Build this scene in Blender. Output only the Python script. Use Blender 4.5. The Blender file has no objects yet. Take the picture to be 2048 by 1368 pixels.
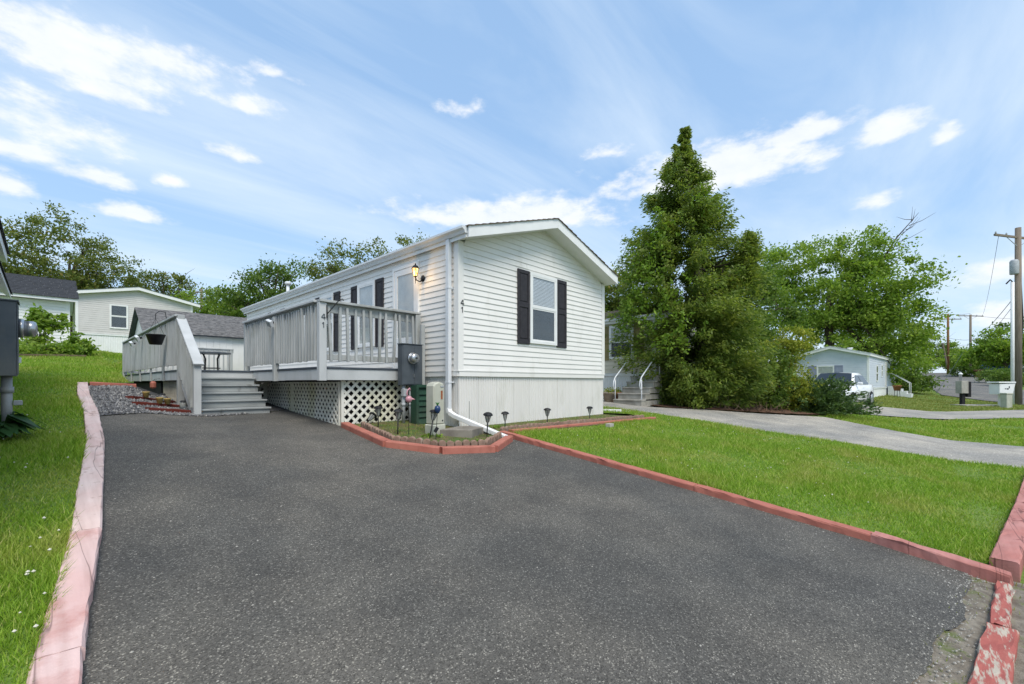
import bpy, bmesh, math, random
import numpy as np
from mathutils import Vector, Matrix, Euler
R = math.radians
random.seed(4); rng = np.random.default_rng(7)
sc = bpy.context.scene
col = sc.collection

# ---------------------------------------------------------------- camera, sky, sun, exposure
HEAD = R(46.7); FX, FY = math.sin(HEAD), math.cos(HEAD)   # the way the camera looks
cam = bpy.data.cameras.new('camera'); camo = bpy.data.objects.new('camera', cam); col.objects.link(camo)
camo.location = (0, 0, 1.5); camo.rotation_euler = (R(90), 0, -HEAD)
cam.sensor_width = 36; cam.lens = 880/2048*36; cam.shift_y = 82/2048; cam.clip_end = 2000; cam.clip_start = .05
sc.camera = camo
sc.view_settings.view_transform = 'Standard'; sc.view_settings.look = 'None'
sc.view_settings.exposure = 0.28; sc.view_settings.gamma = 1
SUN = Vector((-.24, -.52, .83)).normalized()
sl = bpy.data.lights.new('sun', 'SUN'); sl.energy = 2.7; sl.angle = R(28); sl.color = (1, .93, .83)
so = bpy.data.objects.new('sun', sl); col.objects.link(so); so.rotation_euler = SUN.to_track_quat('Z', 'Y').to_euler(); so.location = (-20, -30, 40)

def make_world():
    w = bpy.data.worlds.new('World'); sc.world = w; w.use_nodes = True
    nt = w.node_tree; N, L = nt.nodes, nt.links
    N.clear()
    out = N.new('ShaderNodeOutputWorld'); bg = N.new('ShaderNodeBackground'); bg.inputs[1].default_value = .15
    L.new(bg.outputs[0], out.inputs[0])
    sky = N.new('ShaderNodeTexSky'); sky.sky_type = 'NISHITA'; sky.sun_disc = False
    sky.sun_elevation = math.asin(SUN.z); sky.sun_rotation = math.atan2(SUN.x, SUN.y)
    sky.air_density = 1.25; sky.dust_density = .25; sky.ozone_density = 2.6
    tc = N.new('ShaderNodeTexCoord'); sep = N.new('ShaderNodeSeparateXYZ'); L.new(tc.outputs['Generated'], sep.inputs[0])
    def m(op, a, b=None, c=None, clamp=False):
        n = N.new('ShaderNodeMath'); n.operation = op; n.use_clamp = clamp
        for i, v in enumerate((a, b, c)):
            if v is None: continue
            if isinstance(v, (int, float)): n.inputs[i].default_value = v
            else: L.new(v, n.inputs[i])
        return n.outputs[0]
    X, Y, Z = sep.outputs
    az = m('SUBTRACT', m('ARCTAN2', X, Y), HEAD); el = m('ARCSINE', Z)
    ang = N.new('ShaderNodeCombineXYZ'); L.new(az, ang.inputs[0]); L.new(m('MULTIPLY', el, 2.0), ang.inputs[1])
    zz = m('MAXIMUM', m('ADD', Z, .10), .06)
    pl = N.new('ShaderNodeCombineXYZ'); L.new(m('DIVIDE', X, zz), pl.inputs[0]); L.new(m('DIVIDE', Y, zz), pl.inputs[1])
    def noise(vec, scale, detail, rough=.55, dist=0):
        n = N.new('ShaderNodeTexNoise'); n.inputs['Scale'].default_value = scale; n.inputs['Detail'].default_value = detail
        n.inputs['Roughness'].default_value = rough; n.inputs['Distortion'].default_value = dist
        L.new(vec, n.inputs['Vector']); return n.outputs['Fac']
    # heaped clouds: (azimuth off the view axis, elevation, half width, half height) from where they stand in the sky
    puffs = []
    def P(x0, x1, y0, y1, g=1.0):
        def d(px, py):
            r = (px-1024)/880; return math.atan(r), math.atan((766-py)/880/math.sqrt(1+r*r))
        a0, e = d((x0+x1)/2, (y0+y1)/2); a1 = d(x0, (y0+y1)/2)[0]; a2 = d(x1, (y0+y1)/2)[0]
        e1 = d((x0+x1)/2, y0)[1]; e2 = d((x0+x1)/2, y1)[1]
        puffs.append((a0, e, abs(a2-a1)/2*1.25, abs(e1-e2)/2*1.35, g))
    P(800, 1240, 405, 470); P(960, 1190, 392, 460); P(1205, 1660, 300, 395); P(1330, 1600, 280, 380); P(1475, 1720, 245, 300); P(1690, 1850, 232, 300)
    P(1858, 1925, 248, 292); P(-60, 330, 30, 190); P(150, 480, 80, 170, .8); P(120, 330, 150, 215, .85); P(500, 595, 132, 162, .7); P(430, 555, 190, 232, .7); P(425, 520, 292, 328, .7)
    P(110, 275, 335, 375); P(180, 350, 410, 445); P(1695, 1785, 392, 424, .8); P(-80, 70, 335, 395); P(-80, 160, 275, 325, .9); P(-60, 260, 200, 300, .6)
    P(1880, 2140, 520, 570, .8); P(1890, 2160, 600, 660, .75); P(1175, 1255, 290, 322, .8); P(300, 370, 350, 376, .7); P(880, 980, 205, 235, .5)
    best = None
    for a0, e0, wa, we, g in puffs:
        da = m('DIVIDE', m('SUBTRACT', az, a0), wa); de = m('DIVIDE', m('SUBTRACT', el, e0), we)
        below = m('MULTIPLY', m('LESS_THAN', de, 0.0), .5); de = m('MULTIPLY', de, m('ADD', 1.0, below))   # flatter undersides
        v = m('MULTIPLY', m('SUBTRACT', 1.0, m('SQRT', m('ADD', m('MULTIPLY', da, da), m('MULTIPLY', de, de)))), g)
        best = v if best is None else m('MAXIMUM', best, v)
    # other heaps of the same kind over the rest of the sky
    behind = m('GREATER_THAN', m('ABSOLUTE', az), .95)
    rest = m('MULTIPLY', m('SUBTRACT', noise(ang.outputs[0], 3.2, 3), .56), 3.0)
    best = m('MAXIMUM', best, m('SUBTRACT', rest, m('MULTIPLY', m('SUBTRACT', 1.0, behind), 9.0)))
    n1 = m('SUBTRACT', noise(ang.outputs[0], 16, 8, .6), .5)
    dens = m('ADD', m('MAXIMUM', best, -.6), m('MULTIPLY', n1, 1.9))
    mr = N.new('ShaderNodeMapRange'); mr.interpolation_type = 'SMOOTHSTEP'; mr.inputs[1].default_value = -.05; mr.inputs[2].default_value = .66
    L.new(dens, mr.inputs[0]); heap = mr.outputs[0]
    # high thin veil, drawn out along one direction
    mp = N.new('ShaderNodeMapping'); mp.inputs['Rotation'].default_value = (0, 0, R(-28)); mp.inputs['Scale'].default_value = (.42, 1.5, 1); L.new(pl.outputs[0], mp.inputs[0])
    ci = noise(mp.outputs[0], 1.15, 7, .58, .6); ci2 = noise(pl.outputs[0], .45, 3)
    mr2 = N.new('ShaderNodeMapRange'); mr2.inputs[1].default_value = .36; mr2.inputs[2].default_value = .74; L.new(m('ADD', ci, m('MULTIPLY', m('SUBTRACT', ci2, .5), .5)), mr2.inputs[0])
    veil = m('MULTIPLY', mr2.outputs[0], .78)
    mixv = N.new('ShaderNodeMix'); mixv.data_type = 'RGBA'; L.new(veil, mixv.inputs[0]); air = N.new('ShaderNodeMix'); air.data_type = 'RGBA'; air.inputs[0].default_value = .62; L.new(sky.outputs[0], air.inputs[6]); air.inputs[7].default_value = (2.4, 3.8, 5.8, 1)
    L.new(air.outputs[2], mixv.inputs[6]); mixv.inputs[7].default_value = (4.6, 5.3, 6.0, 1)
    hz = N.new('ShaderNodeMix'); hz.data_type = 'RGBA'; L.new(m('MULTIPLY', m('EXPONENT', m('MULTIPLY', m('MAXIMUM', el, 0.0), -6.5)), .40), hz.inputs[0]); L.new(mixv.outputs[2], hz.inputs[6]); hz.inputs[7].default_value = (4.5, 5.2, 5.9, 1)
    mixh = N.new('ShaderNodeMix'); mixh.data_type = 'RGBA'; L.new(m('MULTIPLY', heap, .84), mixh.inputs[0]); L.new(hz.outputs[2], mixh.inputs[6])
    shade = N.new('ShaderNodeMix'); shade.data_type = 'RGBA'; L.new(m('ADD', m('MULTIPLY', n1, 1.6), .55, None, True), shade.inputs[0])
    shade.inputs[6].default_value = (5.0, 5.3, 5.8, 1); shade.inputs[7].default_value = (6.1, 6.1, 6.1, 1); L.new(shade.outputs[2], mixh.inputs[7])
    L.new(mixh.outputs[2], bg.inputs[0])
make_world()

# ---------------------------------------------------------------- helpers
P1 = [(-200,-.3),(-8,-.05),(-.41,0),(5.02,.66),(12,1.51),(22.7,2.75),(34,3.38),(60,4.2),(250,8)]
P2 = [(-200,-.3),(-8,-.05),(-.41,0),(5.02,.66),(8.9,.94),(12,1.2),(18.5,1.5),(24,2.6),(34,3.3),(60,4.2),(250,8)]
EX = [(-500,0),(15,0),(37,.13),(45,.25),(93,2.9),(150,4),(500,5)]
def ip(P, x): return np.interp(x, [p[0] for p in P], [p[1] for p in P])
def h(x, y):
    """height of the land"""
    k = np.clip((np.asarray(y, float)-8)/3.5, 0, 1); x0 = .3+.85*k; x1 = 2.2-.65*k
    t = np.clip((x-x0)/(x1-x0), 0, 1); t = t*t*(3-2*t)
    return ip(P1, y)*(1-t)+ip(P2, y)*t+ip(EX, x)
def H(x, y): return float(h(x, y))

OFF = {}
def tag(o, label=None, cat=None, group=None, kind=None):
    if label: o['label'] = label
    if cat: o['category'] = cat
    if group: o['group'] = group
    if kind: o['kind'] = kind
    return o
def thing(name, label, cat, loc=(0,0,0), rz=0, group=None):
    o = bpy.data.objects.new(name, None); col.objects.link(o); o.empty_display_size = .2
    o.location = loc; o.rotation_euler = (0, 0, rz); tag(o, label, cat, group)
    OFF[o.name] = Vector(loc) if rz == 0 else Vector((0, 0, 0)); return o
class MB:
    def __init__(s): s.v = []; s.f = []
    def add(s, v, f):
        b = len(s.v); s.v += [tuple(p) for p in v]; s.f += [tuple(i+b for i in q) for q in f]; return s
    def hexa(s, p): return s.add(p, [(0,3,2,1),(4,5,6,7),(0,1,5,4),(1,2,6,5),(2,3,7,6),(3,0,4,7)])
    def box(s, x0, x1, y0, y1, z0, z1):
        return s.hexa([(x0,y0,z0),(x1,y0,z0),(x1,y1,z0),(x0,y1,z0),(x0,y0,z1),(x1,y0,z1),(x1,y1,z1),(x0,y1,z1)])
    def beam(s, a, b, w, t, up=(0,0,1)):
        """bar from a to b, w wide across, t thick along up"""
        a, b = Vector(a), Vector(b); d = (b-a).normalized(); sx = d.cross(Vector(up)).normalized(); u = sx.cross(d)
        p = []
        for q in (a, b): p += [q-sx*w/2-u*t/2, q+sx*w/2-u*t/2, q+sx*w/2+u*t/2, q-sx*w/2+u*t/2]
        return s.hexa(p)
    def tube(s, pts, r, n=8, cap=True):
        pts = [Vector(p) for p in pts]; rr = r if isinstance(r, (list, tuple)) else [r]*len(pts); rings = []; ref = None
        for i, p in enumerate(pts):
            d = (pts[min(i+1, len(pts)-1)]-pts[max(i-1, 0)]).normalized()
            if ref is None: ref = d.orthogonal().normalized()
            ref = (ref-d*ref.dot(d)); ref = ref.normalized() if ref.length > 1e-5 else d.orthogonal().normalized()
            q = d.cross(ref); rings.append([p+(ref*math.cos(2*math.pi*k/n)+q*math.sin(2*math.pi*k/n))*rr[i] for k in range(n)])
        v = [p for g in rings for p in g]; f = []
        for i in range(len(pts)-1):
            for k in range(n): f.append((i*n+k, i*n+(k+1)%n, (i+1)*n+(k+1)%n, (i+1)*n+k))
        if cap: f.append(tuple(range(n))[::-1]); f.append(tuple((len(pts)-1)*n+k for k in range(n)))
        return s.add(v, f)
    def lathe(s, prof, c=(0,0,0), n=14, axis='z'):
        v = []; f = []
        for r, z in prof:
            for k in range(n):
                a = 2*math.pi*k/n; x, y = r*math.cos(a), r*math.sin(a)
                v.append((c[0]+x, c[1]+y, c[2]+z) if axis == 'z' else (c[0]+z, c[1]+x, c[2]+y) if axis == 'x' else (c[0]+x, c[1]+z, c[2]+y))
        for i in range(len(prof)-1):
            for k in range(n): f.append((i*n+k, i*n+(k+1)%n, (i+1)*n+(k+1)%n, (i+1)*n+k))
        f.append(tuple(range(n))[::-1]); f.append(tuple((len(prof)-1)*n+k for k in range(n)))
        return s.add(v, f)
    def extrude(s, poly, axis, a0, a1):
        """poly of 2-tuples swept along axis: 'y' -> (x,z), 'x' -> (y,z), 'z' -> (x,y)"""
        n = len(poly); g = {'y': lambda p, a: (p[0], a, p[1]), 'x': lambda p, a: (a, p[0], p[1]), 'z': lambda p, a: (p[0], p[1], a)}[axis]
        v = [g(p, a0) for p in poly]+[g(p, a1) for p in poly]
        return s.add(v, [(k, (k+1)%n, n+(k+1)%n, n+k) for k in range(n)]+[tuple(range(n))[::-1], tuple(range(n, 2*n))])
    def build(s, name, mat, parent=None, smooth=False, bevel=0, label=None):
        me = bpy.data.meshes.new(name); off = OFF.get(parent.name, Vector((0,0,0))) if parent else Vector((0,0,0))
        me.from_pydata([(p[0]-off.x, p[1]-off.y, p[2]-off.z) for p in s.v], [], s.f)
        bm = bmesh.new(); bm.from_mesh(me); bmesh.ops.recalc_face_normals(bm, faces=bm.faces); bm.to_mesh(me); bm.free()
        me.materials.append(mat)
        if smooth: me.polygons.foreach_set('use_smooth', [True]*len(me.polygons))
        o = bpy.data.objects.new(name, me); col.objects.link(o)
        if parent: o.parent = parent; OFF[o.name] = off
        if bevel:
            b = o.modifiers.new('edge', 'BEVEL'); b.width = bevel; b.segments = 1; b.limit_method = 'ANGLE'; b.angle_limit = R(40)
        if label: o['label'] = label
        return o
def copy_part(o, parent, loc, rot=(0,0,0)):
    c = o.copy(); col.objects.link(c); c.parent = parent; c.location = loc; c.rotation_euler = rot; return c
def np_mesh(name, V, nper, mat, parent=None, kind=None, smooth=False):
    """V: (faces*nper, 3) unshared corners"""
    n = len(V); nf = n//nper; me = bpy.data.meshes.new(name)
    me.vertices.add(n); me.vertices.foreach_set('co', np.asarray(V, np.float32).ravel())
    me.loops.add(n); me.loops.foreach_set('vertex_index', np.arange(n, dtype=np.int32))
    me.polygons.add(nf); me.polygons.foreach_set('loop_start', np.arange(0, n, nper, dtype=np.int32))
    me.polygons.foreach_set('loop_total', np.full(nf, nper, np.int32))
    me.update(calc_edges=True); me.materials.append(mat)
    if smooth: me.polygons.foreach_set('use_smooth', [True]*nf)
    o = bpy.data.objects.new(name, me); col.objects.link(o)
    if parent: o.parent = parent
    if kind: o['kind'] = kind
    return o

# ---------------------------------------------------------------- materials
def nt_of(name):
    m = bpy.data.materials.new(name); m.use_nodes = True; nt = m.node_tree; b = nt.nodes['Principled BSDF']; return m, nt, b
def pos(nt, scale=(1,1,1), local=False):
    if local:
        g = nt.nodes.new('ShaderNodeTexCoord'); o = g.outputs['Object']
    else:
        g = nt.nodes.new('ShaderNodeNewGeometry'); o = g.outputs['Position']
    mp = nt.nodes.new('ShaderNodeMapping'); mp.inputs['Scale'].default_value = scale; nt.links.new(o, mp.inputs[0]); return mp.outputs[0]
def noise(nt, vec, scale, detail=4, rough=.55):
    n = nt.nodes.new('ShaderNodeTexNoise'); n.inputs['Scale'].default_value = scale; n.inputs['Detail'].default_value = detail; n.inputs['Roughness'].default_value = rough
    nt.links.new(vec, n.inputs['Vector']); return n.outputs['Fac']
def ramp(nt, fac, stops):
    r = nt.nodes.new('ShaderNodeValToRGB'); e = r.color_ramp.elements
    while len(e) < len(stops): e.new(.5)
    for i, (p, c) in enumerate(stops): e[i].position = p; e[i].color = (*c, 1)
    nt.links.new(fac, r.inputs[0]); return r.outputs[0]
def mixc(nt, fac, a, b, mode='MIX'):
    n = nt.nodes.new('ShaderNodeMix'); n.data_type = 'RGBA'; n.blend_type = mode
    for i, v in ((0, fac), (6, a), (7, b)):
        if isinstance(v, (int, float)): n.inputs[i].default_value = v
        elif isinstance(v, tuple): n.inputs[i].default_value = (*v, 1)
        else: nt.links.new(v, n.inputs[i])
    return n.outputs[2]
def bump(nt, b, hgt, strength, dist=.01):
    n = nt.nodes.new('ShaderNodeBump'); n.inputs['Strength'].default_value = strength; n.inputs['Distance'].default_value = dist
    nt.links.new(hgt, n.inputs['Height']); nt.links.new(n.outputs[0], b.inputs['Normal'])
def pmat(name, c1, c2=None, scale=3, rough=.6, bmp=.15, stretch=(1,1,1), lo=.35, hi=.65, metal=0, fine=0, dirt=None, dirt_scale=1.5, dirt_lo=.55, dirt_hi=.75, bdist=.004, spec=.35, crack=None, dstretch=(1,1,.35)):
    m, nt, b = nt_of(name); c2 = c2 or tuple(x*.85 for x in c1)
    p = pos(nt, stretch); n = noise(nt, p, scale, 6); c = ramp(nt, n, [(lo, c2), (hi, c1)])
    if dirt:
        d = noise(nt, pos(nt, dstretch), dirt_scale, 7, .65); f = ramp(nt, d, [(dirt_lo, (0,0,0)), (dirt_hi, (1,1,1))]); c = mixc(nt, f, c, dirt)
    if crack:
        k = noise(nt, pos(nt, crack), 1.0, 3, .5); c = mixc(nt, ramp(nt, k, [(.493,(0,0,0)),(.5,(1,1,1)),(.507,(0,0,0))]), c, tuple(x*.42 for x in c2)); c = mixc(nt, .5, c, ramp(nt, noise(nt, pos(nt, tuple(q*7 if q > 5 else q*3 for q in crack)), 1.0, 4), [(.35,(.72,.68,.66)),(.62,(1.08,1.08,1.08))]), 'MULTIPLY')
    nt.links.new(c, b.inputs['Base Color']); b.inputs['Roughness'].default_value = rough; b.inputs['Metallic'].default_value = metal
    b.inputs['Specular IOR Level'].default_value = spec
    if bmp: bump(nt, b, noise(nt, p, fine or scale*6, 4), bmp, bdist)
    return m
M = {}
M['siding'] = pmat('vinyl_siding', (.80,.78,.745), (.765,.745,.71), 2.2, .5, .08, (1,1,.5), dirt=(.60,.575,.52), dirt_scale=2.6, dirt_lo=.56, dirt_hi=.86)
M['white'] = pmat('white_trim', (.80,.80,.79), (.75,.75,.74), 3, .45, .05, dirt=(.58,.57,.52), dirt_lo=.62, dirt_hi=.85)
M['skirt'] = pmat('skirt_vinyl', (.73,.71,.675), (.68,.66,.625), 1.6, .5, .06, (1,1,.4), dirt=(.50,.49,.42), dirt_scale=1.8, dirt_lo=.58, dirt_hi=.85)
M['alu'] = pmat('painted_gutter', (.68,.70,.72), (.62,.64,.66), 4, .4, .05, dirt=(.42,.41,.38), dirt_lo=.62)
M['shutter'] = pmat('dark_shutter', (.035,.031,.036), (.022,.02,.024), 14, .62, .3)
M['roofing'] = pmat('brown_shingle', (.17,.125,.09), (.09,.07,.055), 12, .9, .5, fine=120)
M['shed_roof'] = pmat('weathered_grey_shingle', (.21,.20,.195), (.10,.10,.10), 9, .92, .6, (1,1,1), fine=90)
M['dark_roof'] = pmat('charcoal_shingle', (.052,.054,.06), (.028,.03,.034), 14, .92, .5, fine=80)
M['deck'] = pmat('grey_deck_paint', (.42,.435,.43), (.33,.345,.34), 5, .7, .35, (1,1,.35), dirt=(.20,.205,.165), dirt_scale=3.2, dirt_lo=.55, dirt_hi=.82, fine=40)
M['deck_light'] = pmat('pale_grey_deck_paint', (.53,.545,.545), (.45,.465,.465), 4, .7, .3, (1,1,.4), dirt=(.30,.31,.28), dirt_lo=.58, dirt_hi=.85)
M['tread'] = pmat('worn_grey_step', (.36,.385,.385), (.25,.265,.265), 4, .75, .35, (.4,2,2), dirt=(.10,.095,.085), dirt_scale=3.5, dirt_lo=.58, dirt_hi=.70)
M['slate'] = pmat('dark_slate_trim', (.075,.09,.11), (.05,.06,.075), 8, .6, .2)
M['lattice'] = pmat('white_lattice', (.76,.745,.68), (.68,.665,.58), 3, .6, .15, dirt=(.46,.44,.20), dirt_scale=1.2, dirt_lo=.50, dirt_hi=.78)
M['lattice_old'] = pmat('dingy_lattice', (.50,.46,.37), (.38,.34,.27), 4, .7, .2)
M['meter_grey'] = pmat('meter_grey_paint', (.085,.10,.115), (.065,.078,.09), 6, .5, .2, dirt=(.14,.14,.13), dirt_lo=.6)
M['metal'] = pmat('brushed_metal', (.55,.56,.57), (.4,.41,.42), 8, .3, .05, metal=.85)
M['conduit'] = pmat('grey_conduit', (.42,.44,.46), (.33,.35,.36), 6, .5, .1, dirt=(.2,.19,.16))
M['black'] = pmat('black_plastic', (.014,.015,.017), (.009,.009,.01), 20, .45, .1)
M['void'] = pmat('dark_timber_and_shade', (.018,.018,.02), (.01,.01,.012), 8, .8, .2)  # dark posts and skid, and the painted shade under the deck
M['ped'] = pmat('beige_pedestal', (.50,.50,.42), (.42,.42,.34), 4, .55, .1, dirt=(.30,.30,.22), dirt_lo=.52)
M['green_plastic'] = pmat('green_plastic', (.022,.07,.042), (.014,.048,.03), 5, .55, .2, dirt=(.06,.065,.05))
M['concrete'] = pmat('concrete', (.42,.40,.36), (.30,.285,.25), 5, .9, .4, dirt=(.17,.155,.13), dirt_lo=.5, dirt_hi=.8, fine=50)
M['slab'] = pmat('stained_concrete', (.26,.235,.20), (.17,.15,.13), 6, .92, .5, dirt=(.10,.10,.06), fine=50)
M['red'] = pmat('red_timber_paint', (.45,.165,.12), (.38,.125,.09), 4, .65, .5, (1,1,1), dirt=(.24,.075,.05), dirt_scale=6, dirt_lo=.55, dirt_hi=.78, fine=60)
M['red_dark'] = pmat('dark_red_timber', (.17,.032,.02), (.11,.022,.016), 5, .7, .4, fine=60)
M['rust'] = pmat('rust_marking', (.34,.10,.035), (.24,.07,.03), 9, .7, .2)
M['pink'] = pmat('faded_pink_timber', (.68,.49,.46), (.63,.41,.38), 2.6, .75, .5, dirt=(.44,.17,.14), dirt_scale=2.2, dirt_lo=.52, dirt_hi=.74, fine=70, crack=(5,.35,.2))
M['pink_pale'] = pmat('bleached_pink_timber', (.72,.58,.54), (.68,.49,.45), 2.6, .78, .5, dirt=(.40,.25,.20), dirt_scale=7, dirt_lo=.58, dirt_hi=.66, fine=70, crack=(5,.3,.2))
M['rose'] = pmat('rose_timber', (.50,.23,.20), (.44,.17,.14), 3, .7, .5, dirt=(.20,.05,.04), dirt_scale=5, dirt_lo=.60, dirt_hi=.66, fine=60, crack=(.3,5,.2))
M['rot'] = pmat('rotten_timber', (.40,.12,.095), (.34,.09,.075), 5, .85, .8, dirt=(.46,.40,.32), dirt_scale=5, dirt_lo=.50, dirt_hi=.58, fine=60, dstretch=(1,6,2))
M['edger'] = pmat('brown_edger', (.30,.20,.15), (.20,.135,.10), 9, .95, .6, fine=70, dirt=(.34,.29,.24), dirt_scale=9)
M['bed_timber'] = pmat('brown_timber', (.17,.125,.075), (.10,.075,.045), 5, .9, .4)
M['wood_pole'] = pmat('grey_pole_wood', (.25,.21,.165), (.16,.13,.10), 5, .9, .5, (6,6,.3))
M['brown_pole'] = pmat('brown_pole_wood', (.24,.12,.05), (.15,.075,.035), 5, .9, .4, (6,6,.3))
M['bark'] = pmat('bark', (.10,.078,.058), (.05,.04,.03), 9, .95, .7, (1,1,.3), bdist=.02)
M['terracotta'] = pmat('terracotta', (.33,.13,.07), (.24,.09,.05), 6, .8, .2)
M['pot_grey'] = pmat('grey_brown_pot', (.34,.28,.22), (.25,.2,.16), 6, .8, .2)
M['yellow_pot'] = pmat('yellow_glass_pot', (.48,.36,.12), (.38,.27,.09), 8, .4, .1)
M['tan_shutter'] = pmat('faded_tan_shutter', (.30,.235,.10), (.20,.165,.075), 3, .7, .3, dirt=(.14,.13,.06))
M['lav'] = pmat('lavender_shutter', (.30,.32,.43), (.25,.27,.37), 4, .6, .1)
M['blue_siding'] = pmat('pale_blue_siding', (.60,.64,.71), (.55,.59,.66), 3, .55, .08)
M['grey_siding'] = pmat('light_grey_siding', (.62,.595,.575), (.57,.545,.525), 3, .55, .08)
M['cream_siding'] = pmat('cream_siding', (.64,.585,.47), (.58,.53,.42), 3, .55, .08, dirt=(.48,.43,.34))
M['pink_plastic'] = pmat('pink_glass', (.58,.30,.33), (.50,.24,.28), 9, .3, .05)
M['blue_glass'] = pmat('blue_glass', (.025,.06,.16), (.015,.035,.09), 12, .2, .05)
M['leaf_green'] = pmat('painted_green', (.05,.22,.05), (.03,.14,.03), 9, .5, .1)
M['car_paint'] = pmat('white_car_paint', (.78,.79,.80), (.74,.75,.76), 3, .18, 0, spec=.6)
M['car_blue'] = pmat('blue_car_paint', (.03,.09,.18), (.025,.07,.14), 3, .25, 0, spec=.6)
M['rubber'] = pmat('rubber', (.012,.012,.013), (.008,.008,.008), 9, .8, .1)
M['mulch'] = pmat('mulch', (.16,.085,.05), (.07,.04,.026), 14, .95, .8, fine=50, bdist=.02)
M['soil'] = pmat('bed_soil', (.15,.13,.055), (.085,.075,.035), 9, .95, .8, fine=60, dirt=(.07,.13,.025), dirt_scale=4, dirt_lo=.45, dirt_hi=.6, bdist=.015)
M['deadwood'] = pmat('dead_twig', (.20,.13,.09), (.12,.08,.055), 9, .9, .2)
M['blind'] = pmat('window_blind', (.62,.65,.68), (.56,.59,.62), 4, .5, .05)
M['curtain'] = pmat('pale_curtain', (.60,.60,.58), (.5,.5,.49), 5, .8, .1)
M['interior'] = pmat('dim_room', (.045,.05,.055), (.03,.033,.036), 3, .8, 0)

def glass():
    m, nt, b = nt_of('window_glass'); N, L = nt.nodes, nt.links; N.remove(b); out = N['Material Output']
    t = N.new('ShaderNodeBsdfTransparent'); t.inputs[0].default_value = (.97,.98,.98,1); g = N.new('ShaderNodeBsdfGlossy'); g.inputs['Roughness'].default_value = .03
    fr = N.new('ShaderNodeLayerWeight'); pw = N.new('ShaderNodeMath'); pw.operation = 'POWER'; pw.inputs[1].default_value = 4; L.new(fr.outputs['Facing'], pw.inputs[0]); a = N.new('ShaderNodeMath'); a.operation = 'MULTIPLY_ADD'; a.inputs[1].default_value = .8; a.inputs[2].default_value = .06; L.new(pw.outputs[0], a.inputs[0])
    bp = N.new('ShaderNodeBump'); bp.inputs['Strength'].default_value = .05; L.new(noise(nt, pos(nt), 4, 2), bp.inputs['Height']); L.new(bp.outputs[0], g.inputs['Normal'])
    mx = N.new('ShaderNodeMixShader'); L.new(a.outputs[0], mx.inputs[0]); L.new(t.outputs[0], mx.inputs[1]); L.new(g.outputs[0], mx.inputs[2]); L.new(mx.outputs[0], out.inputs[0]); return m
M['glass'] = glass()
m, nt, b = nt_of('car_glass'); b.inputs['Base Color'].default_value = (.02,.025,.03,1); b.inputs['Roughness'].default_value = .06; M['car_glass'] = m
m, nt, b = nt_of('clear_plastic'); b.inputs['Base Color'].default_value = (.5,.52,.5,1); b.inputs['Roughness'].default_value = .2; b.inputs['Transmission Weight'].default_value = .55; M['clear'] = m
m, nt, b = nt_of('lit_amber_glass'); b.inputs['Base Color'].default_value = (.6,.3,.06,1); b.inputs['Emission Color'].default_value = (1,.55,.13,1); b.inputs['Emission Strength'].default_value = 1.6
nt.links.new(ramp(nt, noise(nt, pos(nt), 30, 2), [(.35,(.75,.28,.03)),(.6,(1,.78,.35))]), b.inputs['Emission Color']); M['amber'] = m

def asphalt(name, dark, mid, light, vs, patch):
    m, nt, b = nt_of(name); p = pos(nt); N, L = nt.nodes, nt.links
    v = N.new('ShaderNodeTexVoronoi'); v.inputs['Scale'].default_value = vs; L.new(p, v.inputs['Vector'])
    sp = N.new('ShaderNodeSeparateColor'); L.new(v.outputs['Color'], sp.inputs[0])
    c = ramp(nt, sp.outputs[0], [(0, dark), (.45, mid), (.86, mid), (.95, light), (1, tuple(x*1.4 for x in light))])
    n1 = noise(nt, p, 2.0, 5, .6); n2 = noise(nt, p, .6, 3); n3 = noise(nt, p, 60, 3)
    c = mixc(nt, 1.0, c, ramp(nt, n1, [(.3, (patch,)*3), (.7, (1.12,1.11,1.08))]), 'MULTIPLY'); c = mixc(nt, 1.0, c, ramp(nt, n2, [(.35, (.78,.80,.82)), (.65, (1.18,1.15,1.10))]), 'MULTIPLY')
    c = mixc(nt, .4, c, ramp(nt, n3, [(.3, (.55,.55,.55)), (.7, (1.35,1.35,1.35))]), 'MULTIPLY')
    L.new(c, b.inputs['Base Color']); b.inputs['Roughness'].default_value = .82; b.inputs['Specular IOR Level'].default_value = .25
    a = N.new('ShaderNodeMath'); a.operation = 'ADD'; L.new(v.outputs['Distance'], a.inputs[0]); L.new(n3, a.inputs[1]); bump(nt, b, a.outputs[0], .7, .006); return m
M['asphalt'] = asphalt('asphalt', (.060,.057,.052), (.122,.116,.106), (.25,.237,.21), 160, .74)
M['street'] = asphalt('street_asphalt', (.12,.115,.108), (.18,.173,.163), (.28,.27,.25), 60, .85)
M['side_drive'] = asphalt('pale_worn_drive', (.26,.245,.22), (.36,.34,.31), (.48,.455,.41), 60, .80)
def ground_mat():
    m, nt, b = nt_of('turf_soil'); p = pos(nt); c = ramp(nt, noise(nt, p, .5, 6, .6), [(.3,(.09,.17,.022)),(.55,(.14,.23,.034)),(.75,(.20,.21,.06))])
    c = mixc(nt, .6, c, ramp(nt, noise(nt, p, 18, 4), [(.3,(.45,.45,.45)),(.7,(1.3,1.3,1.3))]), 'MULTIPLY')
    nt.links.new(c, b.inputs['Base Color']); b.inputs['Roughness'].default_value = .95; bump(nt, b, noise(nt, p, 30, 4), .8, .03); return m
M['turf'] = ground_mat()
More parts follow.
